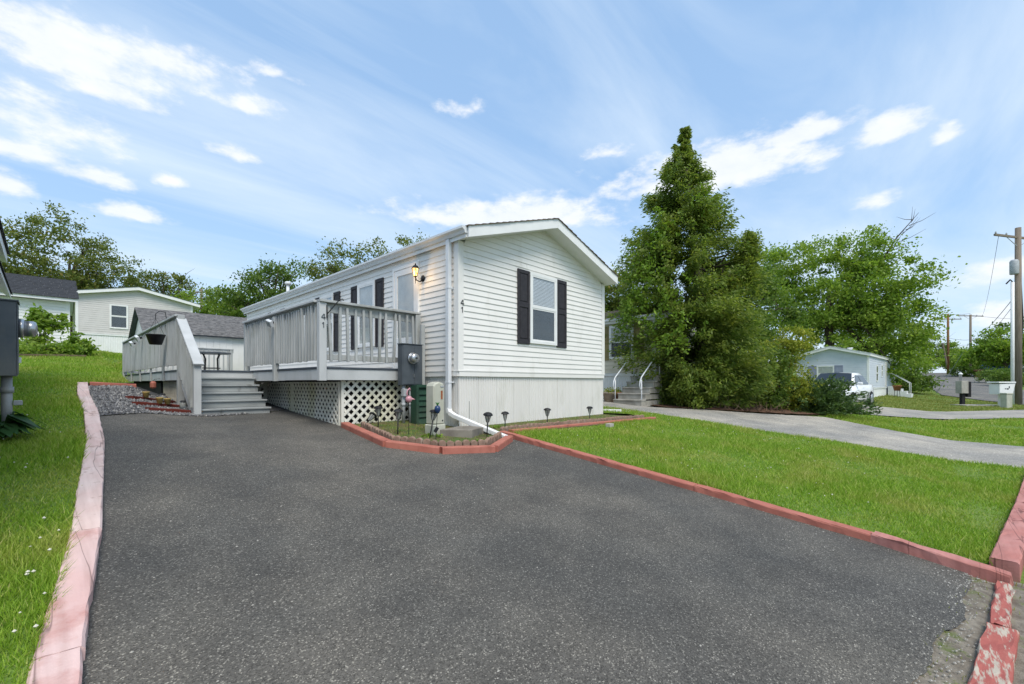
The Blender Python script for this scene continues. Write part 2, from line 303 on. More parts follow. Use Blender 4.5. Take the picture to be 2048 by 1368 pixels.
def leafmat(name, stops, trans=.35, rough=.55, patch=None, patch_scale=.5):
    m, nt, b = nt_of(name); N, L = nt.nodes, nt.links; g = N.new('ShaderNodeNewGeometry')
    c = ramp(nt, g.outputs['Random Per Island'], stops)
    if patch: c = mixc(nt, ramp(nt, noise(nt, pos(nt), patch_scale, 5, .6), [(.46,(0,0,0)),(.68,(1,1,1))]), c, ramp(nt, g.outputs['Random Per Island'], patch))
    L.new(c, b.inputs['Base Color']); b.inputs['Roughness'].default_value = rough; b.inputs['Specular IOR Level'].default_value = .3
    t = N.new('ShaderNodeBsdfTranslucent'); L.new(mixc(nt, 1.0, c, (1.25,1.3,.7), 'MULTIPLY'), t.inputs[0])
    mx = N.new('ShaderNodeMixShader'); mx.inputs[0].default_value = trans; out = N['Material Output']; L.new(b.outputs[0], mx.inputs[1]); L.new(t.outputs[0], mx.inputs[2]); L.new(mx.outputs[0], out.inputs[0]); return m
M['grass'] = leafmat('grass_blade', [(0,(.14,.25,.018)),(.5,(.22,.37,.028)),(.85,(.33,.46,.055)),(1,(.46,.46,.16))], .3, .6, [(0,(.26,.32,.04)),(.6,(.38,.42,.08)),(1,(.52,.47,.20))], 1.3)
M['dry_grass'] = leafmat('dry_grass_blade', [(0,(.15,.20,.03)),(.5,(.24,.27,.055)),(1,(.38,.35,.13))], .3, .6)
M['conifer'] = leafmat('evergreen_spray', [(0,(.085,.14,.027)),(.5,(.145,.215,.042)),(.85,(.20,.265,.055)),(1,(.30,.34,.08))], .5, .5, [(0,(.17,.225,.035)),(.6,(.26,.315,.055)),(1,(.38,.41,.09))], 1.6)
M['vine'] = leafmat('vine_leaf', [(0,(.11,.19,.02)),(.6,(.17,.28,.03)),(1,(.26,.37,.05))], .35)
M['broad'] = leafmat('broad_leaf', [(0,(.12,.21,.025)),(.5,(.19,.30,.04)),(.85,(.26,.37,.06)),(1,(.34,.43,.10))], .52, .55, [(0,(.16,.25,.03)),(1,(.34,.42,.08))], .45)
M['broad_dark'] = leafmat('dark_broad_leaf', [(0,(.07,.125,.022)),(.5,(.11,.185,.034)),(1,(.19,.26,.05))], .48)
M['olive'] = leafmat('olive_leaf', [(0,(.10,.135,.035)),(.5,(.155,.20,.05)),(.9,(.24,.27,.07)),(1,(.30,.23,.07))], .5)
M['yellow_shrub'] = leafmat('yellow_green_leaf', [(0,(.16,.21,.02)),(.5,(.26,.31,.035)),(1,(.42,.40,.06))], .4)
M['juniper'] = leafmat('juniper_needle', [(0,(.045,.085,.026)),(.6,(.08,.14,.04)),(1,(.14,.21,.06))], .25)
M['hosta'] = leafmat('hosta_leaf', [(0,(.02,.07,.02)),(1,(.05,.12,.03))], .25)
M['clover'] = pmat('clover_white', (.70,.68,.58), (.6,.57,.45), 30, .8, 0)
def gravel_mat():
    m, nt, b = nt_of('gravel_stone'); g = nt.nodes.new('ShaderNodeNewGeometry')
    nt.links.new(ramp(nt, g.outputs['Random Per Island'], [(0,(.07,.07,.075)),(.5,(.17,.17,.175)),(.9,(.30,.295,.29)),(1,(.45,.43,.40))]), b.inputs['Base Color']); b.inputs['Roughness'].default_value = .85; return m
M['stone'] = gravel_mat()
M['dirt'] = pmat('gritty_soil', (.26,.23,.185), (.13,.11,.085), 12, .95, .8, fine=80, bdist=.012, dirt=(.12,.14,.05), dirt_scale=6, dirt_lo=.55, dirt_hi=.65)
M['gravel_base'] = pmat('gravel_base', (.09,.09,.092), (.04,.04,.042), 25, .95, .8, fine=60, bdist=.02)
# ---------------------------------------------------------------- land, drives, street
def make_ground():
    xs = np.unique(np.concatenate([np.linspace(-6, 16, 133), np.linspace(16, 60, 60), np.linspace(60, 160, 41), np.array([200,280,400,600]), np.linspace(-40, -6, 24), np.array([-600,-300,-150,-80])]))
    ys = np.unique(np.concatenate([np.linspace(-6, 24, 121), np.linspace(24, 60, 37), np.array([70,85,100,130,180,250,350,600]), np.linspace(-40, -6, 24), np.array([-600,-300,-150,-80])]))
    X, Y = np.meshgrid(xs, ys); Z = h(X, Y)-.03-.05*((X > .5) & (X < 4.6) & (Y > 8.3) & (Y < 18.2)); nx, ny = len(xs), len(ys)
    bump_ = .012*np.sin(X*2.1+Y*.7)+.012*np.sin(Y*1.7-X*.9)
    Z = Z+np.where((X > 13) | (X < -1) | (Y > 13), bump_, 0)
    V = np.stack([X, Y, Z], -1).reshape(-1, 3)
    i, j = np.meshgrid(np.arange(nx-1), np.arange(ny-1)); a = (j*nx+i).ravel()
    F = np.stack([a, a+1, a+nx+1, a+nx], -1)
    me = bpy.data.meshes.new('ground'); me.from_pydata(V.tolist(), [], F.tolist()); me.materials.append(M['turf'])
    me.polygons.foreach_set('use_smooth', [True]*len(F))
    o = bpy.data.objects.new('ground', me); col.objects.link(o); o['kind'] = 'structure'; o['label'] = 'grassy sloping ground of the mobile home park'; o['category'] = 'ground'
make_ground()
def sheet(name, poly, off, mat, label, cat, step=.5, kind='structure', rough_edge=0):
    if rough_edge:
        q = []
        for i, a in enumerate(poly):
            b = poly[(i+1) % len(poly)]; n = max(1, int(math.dist(a, b)/.12))
            for k in range(n):
                t = k/n; j = 0 if k == 0 else rough_edge
                q.append((a[0]+(b[0]-a[0])*t+random.uniform(-j, j), a[1]+(b[1]-a[1])*t+random.uniform(-j, j)))
        poly = q
    bm = bmesh.new(); bm.faces.new([bm.verts.new((x, y, 0)) for x, y in poly]); bm.normal_update(); bmesh.ops.triangulate(bm, faces=bm.faces)
    for ax in (0, 1):
        lo = min(p[ax] for p in poly); hi = max(p[ax] for p in poly); n = int((hi-lo)/step)
        for k in range(1, n+1):
            co = [0,0,0]; no = [0,0,0]; co[ax] = lo+k*step; no[ax] = 1
            bmesh.ops.bisect_plane(bm, geom=bm.verts[:]+bm.edges[:]+bm.faces[:], plane_co=co, plane_no=no)
    for v in bm.verts: v.co.z = H(v.co.x, v.co.y)+off
    bmesh.ops.recalc_face_normals(bm, faces=bm.faces)
    if sum(f.normal.z for f in bm.faces) < 0: bmesh.ops.reverse_faces(bm, faces=bm.faces)
    me = bpy.data.meshes.new(name); bm.to_mesh(me); bm.free(); me.materials.append(mat); me.polygons.foreach_set('use_smooth', [True]*len(me.polygons))
    o = bpy.data.objects.new(name, me); col.objects.link(o); return tag(o, label, cat, kind=kind)
DRIVE = [(-.05,-.42),(-.06,1.2),(.05,2.41),(.13,3.07),(.21,3.83),(.31,5.31),(.39,6.48),(.50,8.2),(1.0,8.55),(1.7,8.72),(2.4,8.85),(3.35,9.2),(3.35,6.93),(3.1,5.12),(3.49,4.5),(4.18,4.25),(4.85,4.62),(5.0,4.95),(5.0,-.10)]+[(4.92-i*.04, -.22-.05*math.sin(i*.09)+.0042*i-.02*math.sin(i*.31)+random.uniform(-.008,.008)) for i in range(62)]+[(2.2,-.03),(1.0,-.3)]
sheet('driveway', DRIVE, .004, M['asphalt'], 'dark asphalt driveway sloping up to the home', 'driveway', .5)
sheet('gravel_area', [(.42,8.1),(.5,8.18),(1.0,8.54),(1.7,8.71),(2.4,8.84),(3.35,9.19),(4.7,9.2),(4.7,18.4),(1.62,18.4),(1.62,12.4),(1.2,11.45),(.5,11.45),(.42,9.9)], .012, M['gravel_base'], 'gravel ground beside and under the deck', 'gravel', .15)
sheet('verge', [(1.6,.2),(3.1,.15),(5.02,.05),(5.05,-.75),(3.9,-.75),(1.6,-.65)], -.008, M['dirt'], 'bare soil and debris strip at the mouth of the driveway', 'soil', .2)
ST_UP = [(-60,9),(-20,3.2),(-3,.05),(-.1,-.45),(5.2,-.62),(10,-1.25),(20,-2.75),(30,-4.3),(38,-5.0),(44,-3.6),(50,-.9),(60,-.15),(80,.2),(98,.9),(140,3)]
ST_LO = [(140,-3),(98,-4.9),(80,-5.0),(61,-5.4),(52,-7),(44,-11),(30,-11),(5,-7.5),(-3,-7),(-20,-4),(-60,2)]
sheet('street', ST_UP+ST_LO, .012, M['street'], 'grey asphalt street running past the lots and uphill', 'street', 2.0)
sheet('neighbor_driveway', [(10.55,11),(10.7,6.3),(11.0,2.95),(11.6,.8),(11.5,-1.5),(15.4,-2.0),(16.2,.6),(17.4,2.4),(15.0,4.0),(13.0,5.6),(12.6,6.2),(13.45,6.4),(13.45,11)], .035, M['side_drive'], 'pale worn driveway beside the evergreen tree', 'driveway', .6, rough_edge=.03)
sheet('far_driveway', [(20.5,2.3),(20.6,4.0),(27.0,3.2),(29.0,0),(36.5,-4.8),(29.0,-4.1)], .02, M['side_drive'], 'pale driveway where the white car stands', 'driveway', .8)
sheet('planting_bed', [(3.34,6.9),(3.16,5.15),(3.53,4.62),(4.17,4.38),(4.76,4.72),(5.0,5.0),(9.6,4.72),(9.7,5.2),(9.3,5.76),(4.8,5.76),(4.8,6.9)], .03, M['soil'], 'planting bed of soil and sparse grass at the front of the home', 'garden bed', .3)
sheet('mulch_bed', [(13.0,5.7),(14.6,4.55),(16.2,3.5),(17.6,2.75),(20.3,2.6),(20.6,4.6),(18,8),(13.5,8.5)], .05, M['mulch'], 'brown mulch under the evergreen tree', 'garden bed', .6, rough_edge=.08)
LAWN_R = [(5.14,-.40),(5.14,4.92),(9.72,4.6),(9.9,5.4),(9.4,5.8),(9.4,9),(10.6,9),(10.68,6.3),(10.97,2.95),(11.55,.8),(11.45,-1.3),(9.9,-1.06),(7.6,-.75)]
LAWN_L = [(-.30,-.35),(-.2,1.2),(-.04,2.41),(.04,3.07),(.11,3.83),(.21,5.31),(.29,6.48),(.35,8.33),(.34,9.99),(.40,11.5),(1.15,11.55),(1.2,22.6),(-.72,22.6),(-.72,9),(-2.4,9),(-2.4,-.2)]
sheet('lawn', LAWN_R, .05, M['turf'], 'green lawn right of the driveway inside red timber edging', 'lawn', .5)
sheet('lawn', LAWN_L, .05, M['turf'], 'green lawn rising left of the driveway', 'lawn', .5)

def inpoly(x, y, poly):
    r = np.zeros(len(x), bool); n = len(poly)
    for i in range(n):
        x0, y0 = poly[i]; x1, y1 = poly[(i+1) % n]
        if y0 == y1: continue
        c = ((y0 > y) != (y1 > y)) & (x < (x1-x0)*(y-y0)/(y1-y0)+x0); r ^= c
    return r
def blades(name, poly, off, mat, label, dens, hgt, wid, holes=()):
    """mown grass as single triangles; fewer and wider ones farther away"""
    xs = [p[0] for p in poly]; ys = [p[1] for p in poly]; x0, x1, y0, y1 = min(xs), max(xs), min(ys), max(ys)
    n = int((x1-x0)*(y1-y0)*dens); x = rng.uniform(x0, x1, n); y = rng.uniform(y0, y1, n)
    d = np.hypot(x, y); fw = np.maximum(x*FX+y*FY, .3); lat = np.abs(x*FY-y*FX)/fw
    keep = rng.random(n) < np.clip((3.0/np.maximum(d, 3.0))**1.35, 0, 1); keep &= (lat < 1.45) & (x*FX+y*FY > .5)
    keep &= inpoly(x, y, poly)
    for q in holes: keep &= ~inpoly(x, y, q)
    x, y, d = x[keep], y[keep], d[keep]; n = len(x); f = np.clip(d/3.0, 1, 9)**.62
    pn = .75+.5*np.clip(np.sin(x*1.9+1)*np.sin(y*2.3)+rng.normal(0, .35, n), -.6, 1)
    H_ = hgt*rng.uniform(.55, 1.25, n)*pn*f**.25; W = wid*rng.uniform(.7, 1.3, n)*f; a = rng.uniform(0, 2*np.pi, n); b = rng.uniform(0, 2*np.pi, n); ln = rng.uniform(.15, 1.1, n)*H_
    z = h(x, y)+off-.006; c = np.stack([x, y, z], -1); t = np.stack([np.cos(a)*W/2, np.sin(a)*W/2, np.zeros(n)], -1)
    tip = c+np.stack([np.cos(b)*ln, np.sin(b)*ln, H_], -1)
    V = np.stack([c-t, c+t, tip], 1).reshape(-1, 3)
    o = np_mesh(name, V, 3, mat, kind='stuff'); o['label'] = label; o['category'] = 'grass'; return o
BEDH = [(3.0,7),(3.0,4.5),(4.2,4.0),(9.8,4.6),(9.8,5.8),(4.8,5.8),(4.8,7)]
blades('grass', LAWN_L, .05, M['grass'], 'mown green grass left of the driveway', 16000, .055, .0062)
blades('grass', LAWN_R, .05, M['grass'], 'mown green grass between the two driveways', 15000, .055, .0062)
MID = [(12.0,.7),(11.7,-1.4),(15.5,-1.9),(20,-2.5),(28,-3.6),(29.0,-3.9),(20.5,2.2),(20.5,2.7),(17.6,2.6),(16.3,.7),(15.5,-1.9)]
blades('grass', [(15.5,-1.9),(20,-2.6),(28.9,-4.0),(20.4,2.35),(20.3,2.7),(17.5,2.45),(16.3,.6)], -.03, M['grass'], 'green grass strip between the neighbouring driveways', 9000, .07, .008)
blades('grass', [(29.1,0),(36.6,-4.7),(38.5,-4.9),(44,-3.4),(50,-.7),(60,0),(60,4),(38,2.5),(27.2,3.2)], -.03, M['dry_grass'], 'dry yellowish grass in front of the blue home', 6000, .07, .009)
blades('grass', [(3.4,6.8),(3.25,5.2),(3.6,4.7),(4.17,4.48),(4.7,4.8),(5.0,5.1),(9.3,4.95),(9.3,5.7),(4.7,5.7),(4.7,6.7)], .03, M['dry_grass'], 'sparse tufts of grass in the planting bed', 1500, .04, .006)
blades('grass', [(2.3,-.05),(3.4,.02),(4.0,-.10),(4.9,-.2),(5.0,-.6),(3.9,-.5),(2.3,-.4)], .002, M['dry_grass'], 'weedy tufts along the rotten timbers', 260, .03, .006)
blades('grass', [(-.8,22.6),(1.2,18),(2.3,22.5),(2.3,33),(-6,33),(-6,25)], -.03, M['grass'], 'grass on the bank before the grey house', 9000, .08, .01)
def flowers(poly, n, off, label):
    xs = [p[0] for p in poly]; ys = [p[1] for p in poly]; x = rng.uniform(min(xs), max(xs), n*3); y = rng.uniform(min(ys), max(ys), n*3); k = inpoly(x, y, poly); x, y = x[k][:n], y[k][:n]
    o_ = np.array([(1,0,0),(0,1,0),(-1,0,0),(0,-1,0),(0,0,1),(0,0,-1)]); tr = [(0,1,4),(1,2,4),(2,3,4),(3,0,4),(1,0,5),(2,1,5),(3,2,5),(0,3,5)]
    V = []
    for a, b in zip(x, y):
        r = random.uniform(.005, .010); c = np.array((a, b, H(a, b)+off+random.uniform(.04, .075)))
        for q in tr: V += [c+o_[i]*r for i in q]
    o = np_mesh('clover_flowers', np.array(V), 3, M['clover'], kind='stuff'); tag(o, label, 'flowers')
flowers([(-.22,1.4),(-.05,2.4),(.03,3.05),(.10,3.8),(.0,4.4),(-.14,3.0),(-.5,2.0)] , 34, .05, 'small white clover heads along the left timber edging')
flowers([(-1.5,1.5),(-.3,2.2),(.2,6),(.2,10),(-.6,8),(-1,3)] , 26, .05, 'scattered clover heads in the left lawn')
flowers([(5.4,.4),(10.8,.4),(10.5,6.5),(9.8,6.4),(9.8,4.5),(5.5,4.5)], 80, .05, 'scattered white clover heads in the right lawn')
flowers([(9.5,5.8),(10.5,4.6),(10.85,3.4),(10.6,6.4),(9.6,8)], 220, .05, 'white clover along the edge of the pale driveway')
def gravel():
    n = 9000; poly = [(.5,8.2),(1.0,8.5),(1.7,8.66),(2.6,8.9),(2.6,10.5),(1.6,12.2),(1.22,11.35),(.56,11.35),(.5,9.9)]
    x = rng.uniform(.4, 2.7, n); y = rng.uniform(8.0, 12.2, n); k = inpoly(x, y, poly); x, y = x[k], y[k]
    o_ = np.array([(1,0,0),(0,1,0),(-1,0,0),(0,-1,0),(0,0,1),(0,0,-1)], float); tr = [(0,1,4),(1,2,4),(2,3,4),(3,0,4),(1,0,5),(2,1,5),(3,2,5),(0,3,5)]; V = []
    for a, b in zip(x, y):
        s = random.uniform(.012, .030); m = np.array(Euler((random.uniform(0,6), random.uniform(0,6), random.uniform(0,6))).to_matrix()); g = (o_*np.array((1, random.uniform(.6,1), random.uniform(.4,.7)))*s) @ m.T
        c = np.array((a, b, H(a, b)+.016))
        for q in tr: V += [c+g[i] for i in q]
    tag(np_mesh('gravel', np.array(V), 3, M['stone'], kind='stuff'), 'loose grey gravel stones left of the deck stairs', 'gravel')
gravel()
def crumbs():
    n = 420; x = rng.uniform(.1, 5, n); y = rng.uniform(-.3, 6, n); k = inpoly(x, y, DRIVE); x, y = x[k], y[k]; V = []
    e = 420; x = np.concatenate([x, rng.normal(4.75, .25, e)*1.0, rng.uniform(2.7,5.0,e)]); y = np.concatenate([y, rng.normal(4.4, .25, e), 0*np.zeros(e)])
    y[-e:] = -.24-.105*(x[-e:]-4.9)*-1.0*-1.0+rng.normal(0,.07,e); kk = np.ones(len(x),bool); kk[-2*e:-e] = rng.random(e) < .25; x, y = x[kk], y[kk]
    o_ = np.array([(1,0,0),(0,1,0),(-1,0,0),(0,-1,0),(0,0,1),(0,0,-1)], float); tr = [(0,1,4),(1,2,4),(2,3,4),(3,0,4)]
    for a, b in zip(x, y):
        s = random.uniform(.003, .009); c = np.array((a, b, H(a, b)+.004)); g = o_*s*np.array((1, random.uniform(.6,1), .7))
        for q in tr: V += [c+g[i] for i in q]
    tag(np_mesh('loose_grit', np.array(V), 3, M['concrete'], kind='stuff'), 'pale grit scattered on the asphalt', 'grit')
crumbs()

# ---------------------------------------------------------------- homes
def fpt(face, W, L, a, b, z):
    return {'F': (a, -b, z), 'L': (-b, a, z), 'R': (W+b, a, z), 'B': (a, L+b, z)}[face]
class Wall:
    """helper that lays boxes on one face of a home: a along the wall, b outwards, z up (local)"""
    def __init__(s, face, W, L): s.k = (face, W, L)
    def p(s, a, b, z): return fpt(*s.k, a, b, z)
    def box(s, mb, a0, a1, b0, b1, z0, z1): return s.quad(mb, a0, a1, a0, a1, b0, b1, b0, b1, z0, z1)
    def quad(s, mb, a0, a1, c0, c1, b0, b1, d0, d1, z0, z1):
        """bottom a0..a1 depth b0..b1, top c0..c1 depth d0..d1"""
        P = s.p; return mb.hexa([P(a0,b0,z0), P(a1,b0,z0), P(a1,b1,z0), P(a0,b1,z0), P(c0,d0,z1), P(c1,d0,z1), P(c1,d1,z1), P(c0,d1,z1)])
def local_root(name, label, cat, loc, rz, group=None):
    r = thing(name, label, cat, loc, rz, group); OFF[r.name] = Vector((0,0,0)); return r
def window(root, wall, ac, w, z0, z1, upper='blind', shutters=None, sw=.345, gap=.01, two=True, frame='white', grid=False, lower='interior'):
    f = MB(); a0, a1 = ac-w/2, ac+w/2; t = .055
    wall.box(f, a0, a0+t, .0, .05, z0, z1); wall.box(f, a1-t, a1, .0, .05, z0, z1); wall.box(f, a0+t, a1-t, .0, .05, z1-t, z1); wall.box(f, a0+t, a1-t, .0, .052, z0, z0+t)
    win = f.build('window', M[frame], root)
    zm = (z0+z1)/2+.02; i0, i1 = a0+t, a1-t
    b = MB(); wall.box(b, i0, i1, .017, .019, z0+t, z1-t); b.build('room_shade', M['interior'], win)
    if upper == 'blind':
        b = MB(); n = int((z1-zm)/.028)
        for k in range(n):
            z = zm+.01+k*.028; P = wall.p; b.add([P(i0+.006,.024,z+.022), P(i1-.006,.024,z+.022), P(i1-.006,.031,z), P(i0+.006,.031,z)], [(0,1,2,3)])
        b.build('blind', M['blind'], win)
    elif upper in ('curtain', 'full'):
        b = MB(); n = 14; P = wall.p; zz = zm if upper == 'curtain' else z0+t
        for k in range(n):
            q0, q1 = i0+(i1-i0)*k/n, i0+(i1-i0)*(k+1)/n; d0, d1 = (.022, .03) if k % 2 else (.03, .022); b.add([P(q0,d0,zz), P(q1,d1,zz), P(q1,d1,z1-t), P(q0,d0,z1-t)], [(0,1,2,3)])
        b.build('curtain', M['curtain'], win)
    g = MB(); wall.box(g, i0, i1, .034, .037, z0+t, zm-.001); g.build('pane', M['glass'], win)
    g = MB(); wall.box(g, i0, i1, .0405, .0435, zm+.001, z1-t); g.build('pane', M['glass'], win)
    s = MB(); q = .028
    wall.box(s, i0, i1, .032, .047, zm-.016, zm+.016)
    for u0, u1, d in ((z0+t, zm-.016, .040), (zm+.016, z1-t, .0465)):
        wall.box(s, i0, i0+q, .03, d, u0, u1); wall.box(s, i1-q, i1, .03, d, u0, u1); wall.box(s, i0+q, i1-q, .03, d, u0, u0+q); wall.box(s, i0+q, i1-q, .03, d, u1-q, u1)
    if grid:
        c = (i0+i1)/2; wall.box(s, c-.008, c+.008, .03, .0455, z0+t, z1-t)
    s.build('sash', M[frame], win)
    if shutters:
        for sgn in (-1, 1):
            c = ac+sgn*(w/2+gap+sw/2); e0, e1 = c-sw/2, c+sw/2; m = MB(); y0, y1 = z0-.03, z1+.005; st = .05
            wall.box(m, e0, e1, .014, .026, y0, y1)
            wall.box(m, e0, e0+st, .0262, .042, y0, y1); wall.box(m, e1-st, e1, .0262, .042, y0, y1)
            zmid = y0+(y1-y0)*.53
            for r0, r1 in ((y0, y0+.09), (zmid-.05, zmid+.05), (y1-.07, y1)): wall.box(m, e0+st, e1-st, .0262, .0405, r0, r1)
            sh = m.build('shutter', M[shutters], root, bevel=.004)
            for r0, r1 in ((y0+.09, zmid-.05), (zmid+.05, y1-.07)):
                m = MB(); wall.quad(m, e0+st+.02, e1-st-.02, e0+st+.02, e1-st-.02, .0262, .036, .0262, .036, r0+.02, r1-.02); m.build('shutter_panel', M[shutters], sh, bevel=.006)
    return win
def home(root, W, L, zs, zw, pitch, mats, planks=False, ov=.3, eov=.06, step=.1016, faces='FLRB', skirt_panels=False, zbot=-.4, gable=True, rakemat='white'):
    """a mobile home in local axes: gable on -Y, skirt up to zs, wall up to zw"""
    sid, skm, rfm = mats; th = .165; yR = zw+.0
    zridge = yR+pitch*W/2
    w = MB(); w.extrude([(.02,zs),(W-.02,zs),(W-.02,zw-.01),(W/2,zridge-.02),(.02,zw-.01)], 'y', .02, L-.02); core = w.build('wall', M[sid], root)
    ct = .095
    for face in faces:
        wl = Wall(face, W, L); ln = W if face in 'FB' else L; mb = MB(); z = zs+.10; k = 0
        top = zridge if face in 'FB' else zw
        while z < top-.03:
            z1 = min(z+step, top-.005)
            def lim(q):
                if face in 'FB' and q > zw-.0: e = (q-zw)/pitch; return max(ct+.002, e), min(ln-ct-.002, ln-e)
                return ct+.002, ln-ct-.002
            a0, a1 = lim(z); c0, c1 = lim(z1)
            if a1-a0 < .15: break
            if c1 <= c0: c0 = c1 = (a0+a1)/2
            if planks and face in 'FL':
                sp = random.uniform(.2,.8)*(a1-a0)+a0 if random.random() < .6 and a1-a0 > 2.5 and abs(a0-c0) < .01 else None
                if sp is None: m = MB(); wl.quad(m, a0, a1, c0, c1, -.01, .017, -.01, .004, z, z1-.0005); m.build('siding_board', M[sid], root)
                else:
                    wob = random.uniform(.0012,.0025); m = MB(); wl.quad(m, a0, sp, c0, sp, -.01, .017, -.01, .004, z, z1-.0005); m.build('siding_board', M[sid], root)
                    m = MB(); wl.quad(m, sp+.0015, a1, sp+.0015, c1, -.01, .017+wob, -.01, .004+wob*.6, z-.001, z1-.0005); m.build('siding_board', M[sid], root)
            else: wl.quad(mb, a0, a1, c0, c1, -.01, .017, -.01, .004, z, z1-.0005)
            z += step
        if mb.v: mb.build('siding', M[sid], root)
        m = MB(); wl.box(m, .0, ln, -.01, .022, zs, zs+.096); wl.box(m, -.022, ln+.022, .0221, .030, zs+.085, zs+.098); m.build('base_trim', M['white' if sid != 'siding' else 'siding'], root)
        # ribbed skirt
        if zs > .1:
            n = max(1, round(ln/.45)) if skirt_panels else 1
            for i in range(n):
                m = MB(); s0, s1 = ln*i/n, ln*(i+1)/n-(.003 if skirt_panels else 0); pitch_r = .056 if skirt_panels else .10; r = max(1, round((s1-s0)/pitch_r)); pr = []
                for j in range(r):
                    u = s0+(s1-s0)*j/r; d = (s1-s0)/r; pr += [(u, .0), (u+d*.14, -.012), (u+d*.30, -.012), (u+d*.44, .0)]
                pr.append((s1, .0)); P = wl.p; nv = len(pr)
                m.add([P(u, b-.012, zbot) for u, b in pr]+[P(u, b-.012, zs-.002) for u, b in pr], [(q, q+1, nv+q+1, nv+q) for q in range(nv-1)])
                m.build('skirt_panel', M[skm], root)
    for (x, y) in ((0,0),(W,0),(0,L),(W,L)):
        m = MB(); sx = 1 if x == 0 else -1; sy = 1 if y == 0 else -1
        xa, xb = sorted((x-sx*.022, x+sx*ct)); ya, yb = sorted((y-sy*.022, y+sy*ct)); xi, xj = sorted((x-sx*.022, x+sx*.0)); yi, yj = sorted((y-sy*.022, y))
        m.box(xa, xb, yi, yj, zs+.0985, zw-.002); yk, yl = sorted((y, y+sy*ct)); m.box(xi, xj, yk, yl, zs+.0985, zw-.002); m.build('corner_trim', M['white' if sid != 'siding' else 'siding'], root)
    zt = zw+th
    ze = zt-pitch*eov
    rf = MB(); rf.extrude([(-eov,ze-th),(W/2,zt+pitch*W/2-th),(W+eov,ze-th),(W+eov,ze),(W/2,zt+pitch*W/2),(-eov,ze)], 'y', -ov, L+ov*.6)
    roof = rf.build('roof', M['white'], root)
    for sgn in (0, 1):
        m = MB(); g = lambda x: x if sgn == 0 else W-x
        q = [(g(-eov-.012), ze-th-.012), (g(W/2), zt+pitch*W/2-th-.012), (g(W/2), zt+pitch*W/2+.004), (g(-eov-.012), ze+.004)]
        m.extrude(q, 'y', -ov-.022, -ov-.002); m.build('rake_board', M[rakemat], roof)
        n = 15 if planks else 8; hw = W/2+eov+.035
        for i in range(n):
            m = MB(); x0 = -eov-.035+hw*i/n; x1 = min(x0+hw/n*1.12, W/2+.02); zz = lambda x: zt+pitch*x
            m.extrude([(g(x0), zz(x0)+.008), (g(x1), zz(x1)+.004), (g(x1), zz(x1)+.010), (g(x0), zz(x0)+.026)], 'y', -ov-.045+random.uniform(-.006,.006), L+ov*.6+.03); m.build('shingle_course', M[rfm], roof)
    return roof

# ---- the white home
HX, HY = 4.78, 5.745; HW, HL = 4.57, 11.25; Z0 = .60
ht = local_root('mobile_home', 'white mobile home with black shutters and front gable, number 41', 'mobile home', (HX, HY, Z0), 0)
zs, zw = 1.615-Z0, 3.90-Z0
home(ht, HW, HL, zs, zw, .319, ('siding', 'skirt', 'roofing'), planks=True, skirt_panels=True, ov=.33, eov=.06)
F_, L_ = Wall('F', HW, HL), Wall('L', HW, HL)
window(ht, F_, 2.23, .86, 2.29-Z0, 3.70-Z0, 'blind', 'shutter')
window(ht, L_, 8.79-HY, .74, 2.28-Z0, 3.66-Z0, 'full', 'shutter', .31)
window(ht, L_, 10.73-HY, .74, 2.28-Z0, 3.66-Z0, 'blind', 'shutter', .31)
window(ht, L_, 14.2-HY, .74, 2.28-Z0, 3.66-Z0, 'blind', 'shutter', .31)
def door():
    a0, a1, z0, z1 = 6.85-HY, 7.72-HY, 1.75-Z0, 3.76-Z0; m = MB(); t = .06
    L_.box(m, a0, a0+t, 0, .05, z0, z1); L_.box(m, a1-t, a1, 0, .05, z0, z1); L_.box(m, a0+t, a1-t, 0, .05, z1-t, z1); d = m.build('door', M['white'], ht)
    m = MB(); i0, i1 = a0+t+.004, a1-t-.004
    L_.box(m, i0, i0+.09, .012, .042, z0+.02, z1-t-.004); L_.box(m, i1-.09, i1, .012, .042, z0+.02, z1-t-.004); L_.box(m, i0+.09, i1-.09, .012, .042, z1-t-.12, z1-t-.004)
    L_.box(m, i0+.09, i1-.09, .012, .042, z0+.02, z0+.62); L_.box(m, i0+.09, i1-.09, .014, .040, z0+1.02, z0+1.06); m.build('storm_panel', M['white'], d, bevel=.004)
    m = MB(); L_.box(m, i0+.09, i1-.09, .017, .019, z0+.62, z1-t-.12); m.build('inner_door', M['curtain'], d)
    m = MB(); L_.box(m, i0+.09, i1-.09, .028, .031, z0+.62, z1-t-.12); m.build('pane', M['glass'], d)
    m = MB(); L_.box(m, i0+.03, i0+.055, .042, .085, z0+.93, z0+1.08); m.build('handle', M['black'], d)
    m = MB()
    for k in range(4):   # fan of pale scroll bars on the lower door panel
        a = R(35+k*28); L_.p; m.tube([Vector(L_.p(i0+.33, .05, z0+.12)), Vector(L_.p(i0+.33+.16*math.cos(a), .055, z0+.12+.24*math.sin(a))), Vector(L_.p(i0+.33+.24*math.cos(a), .05, z0+.12+.42*math.sin(a)))], .009, 6)
    m.build('scroll_grille', M['alu'], d)
door()
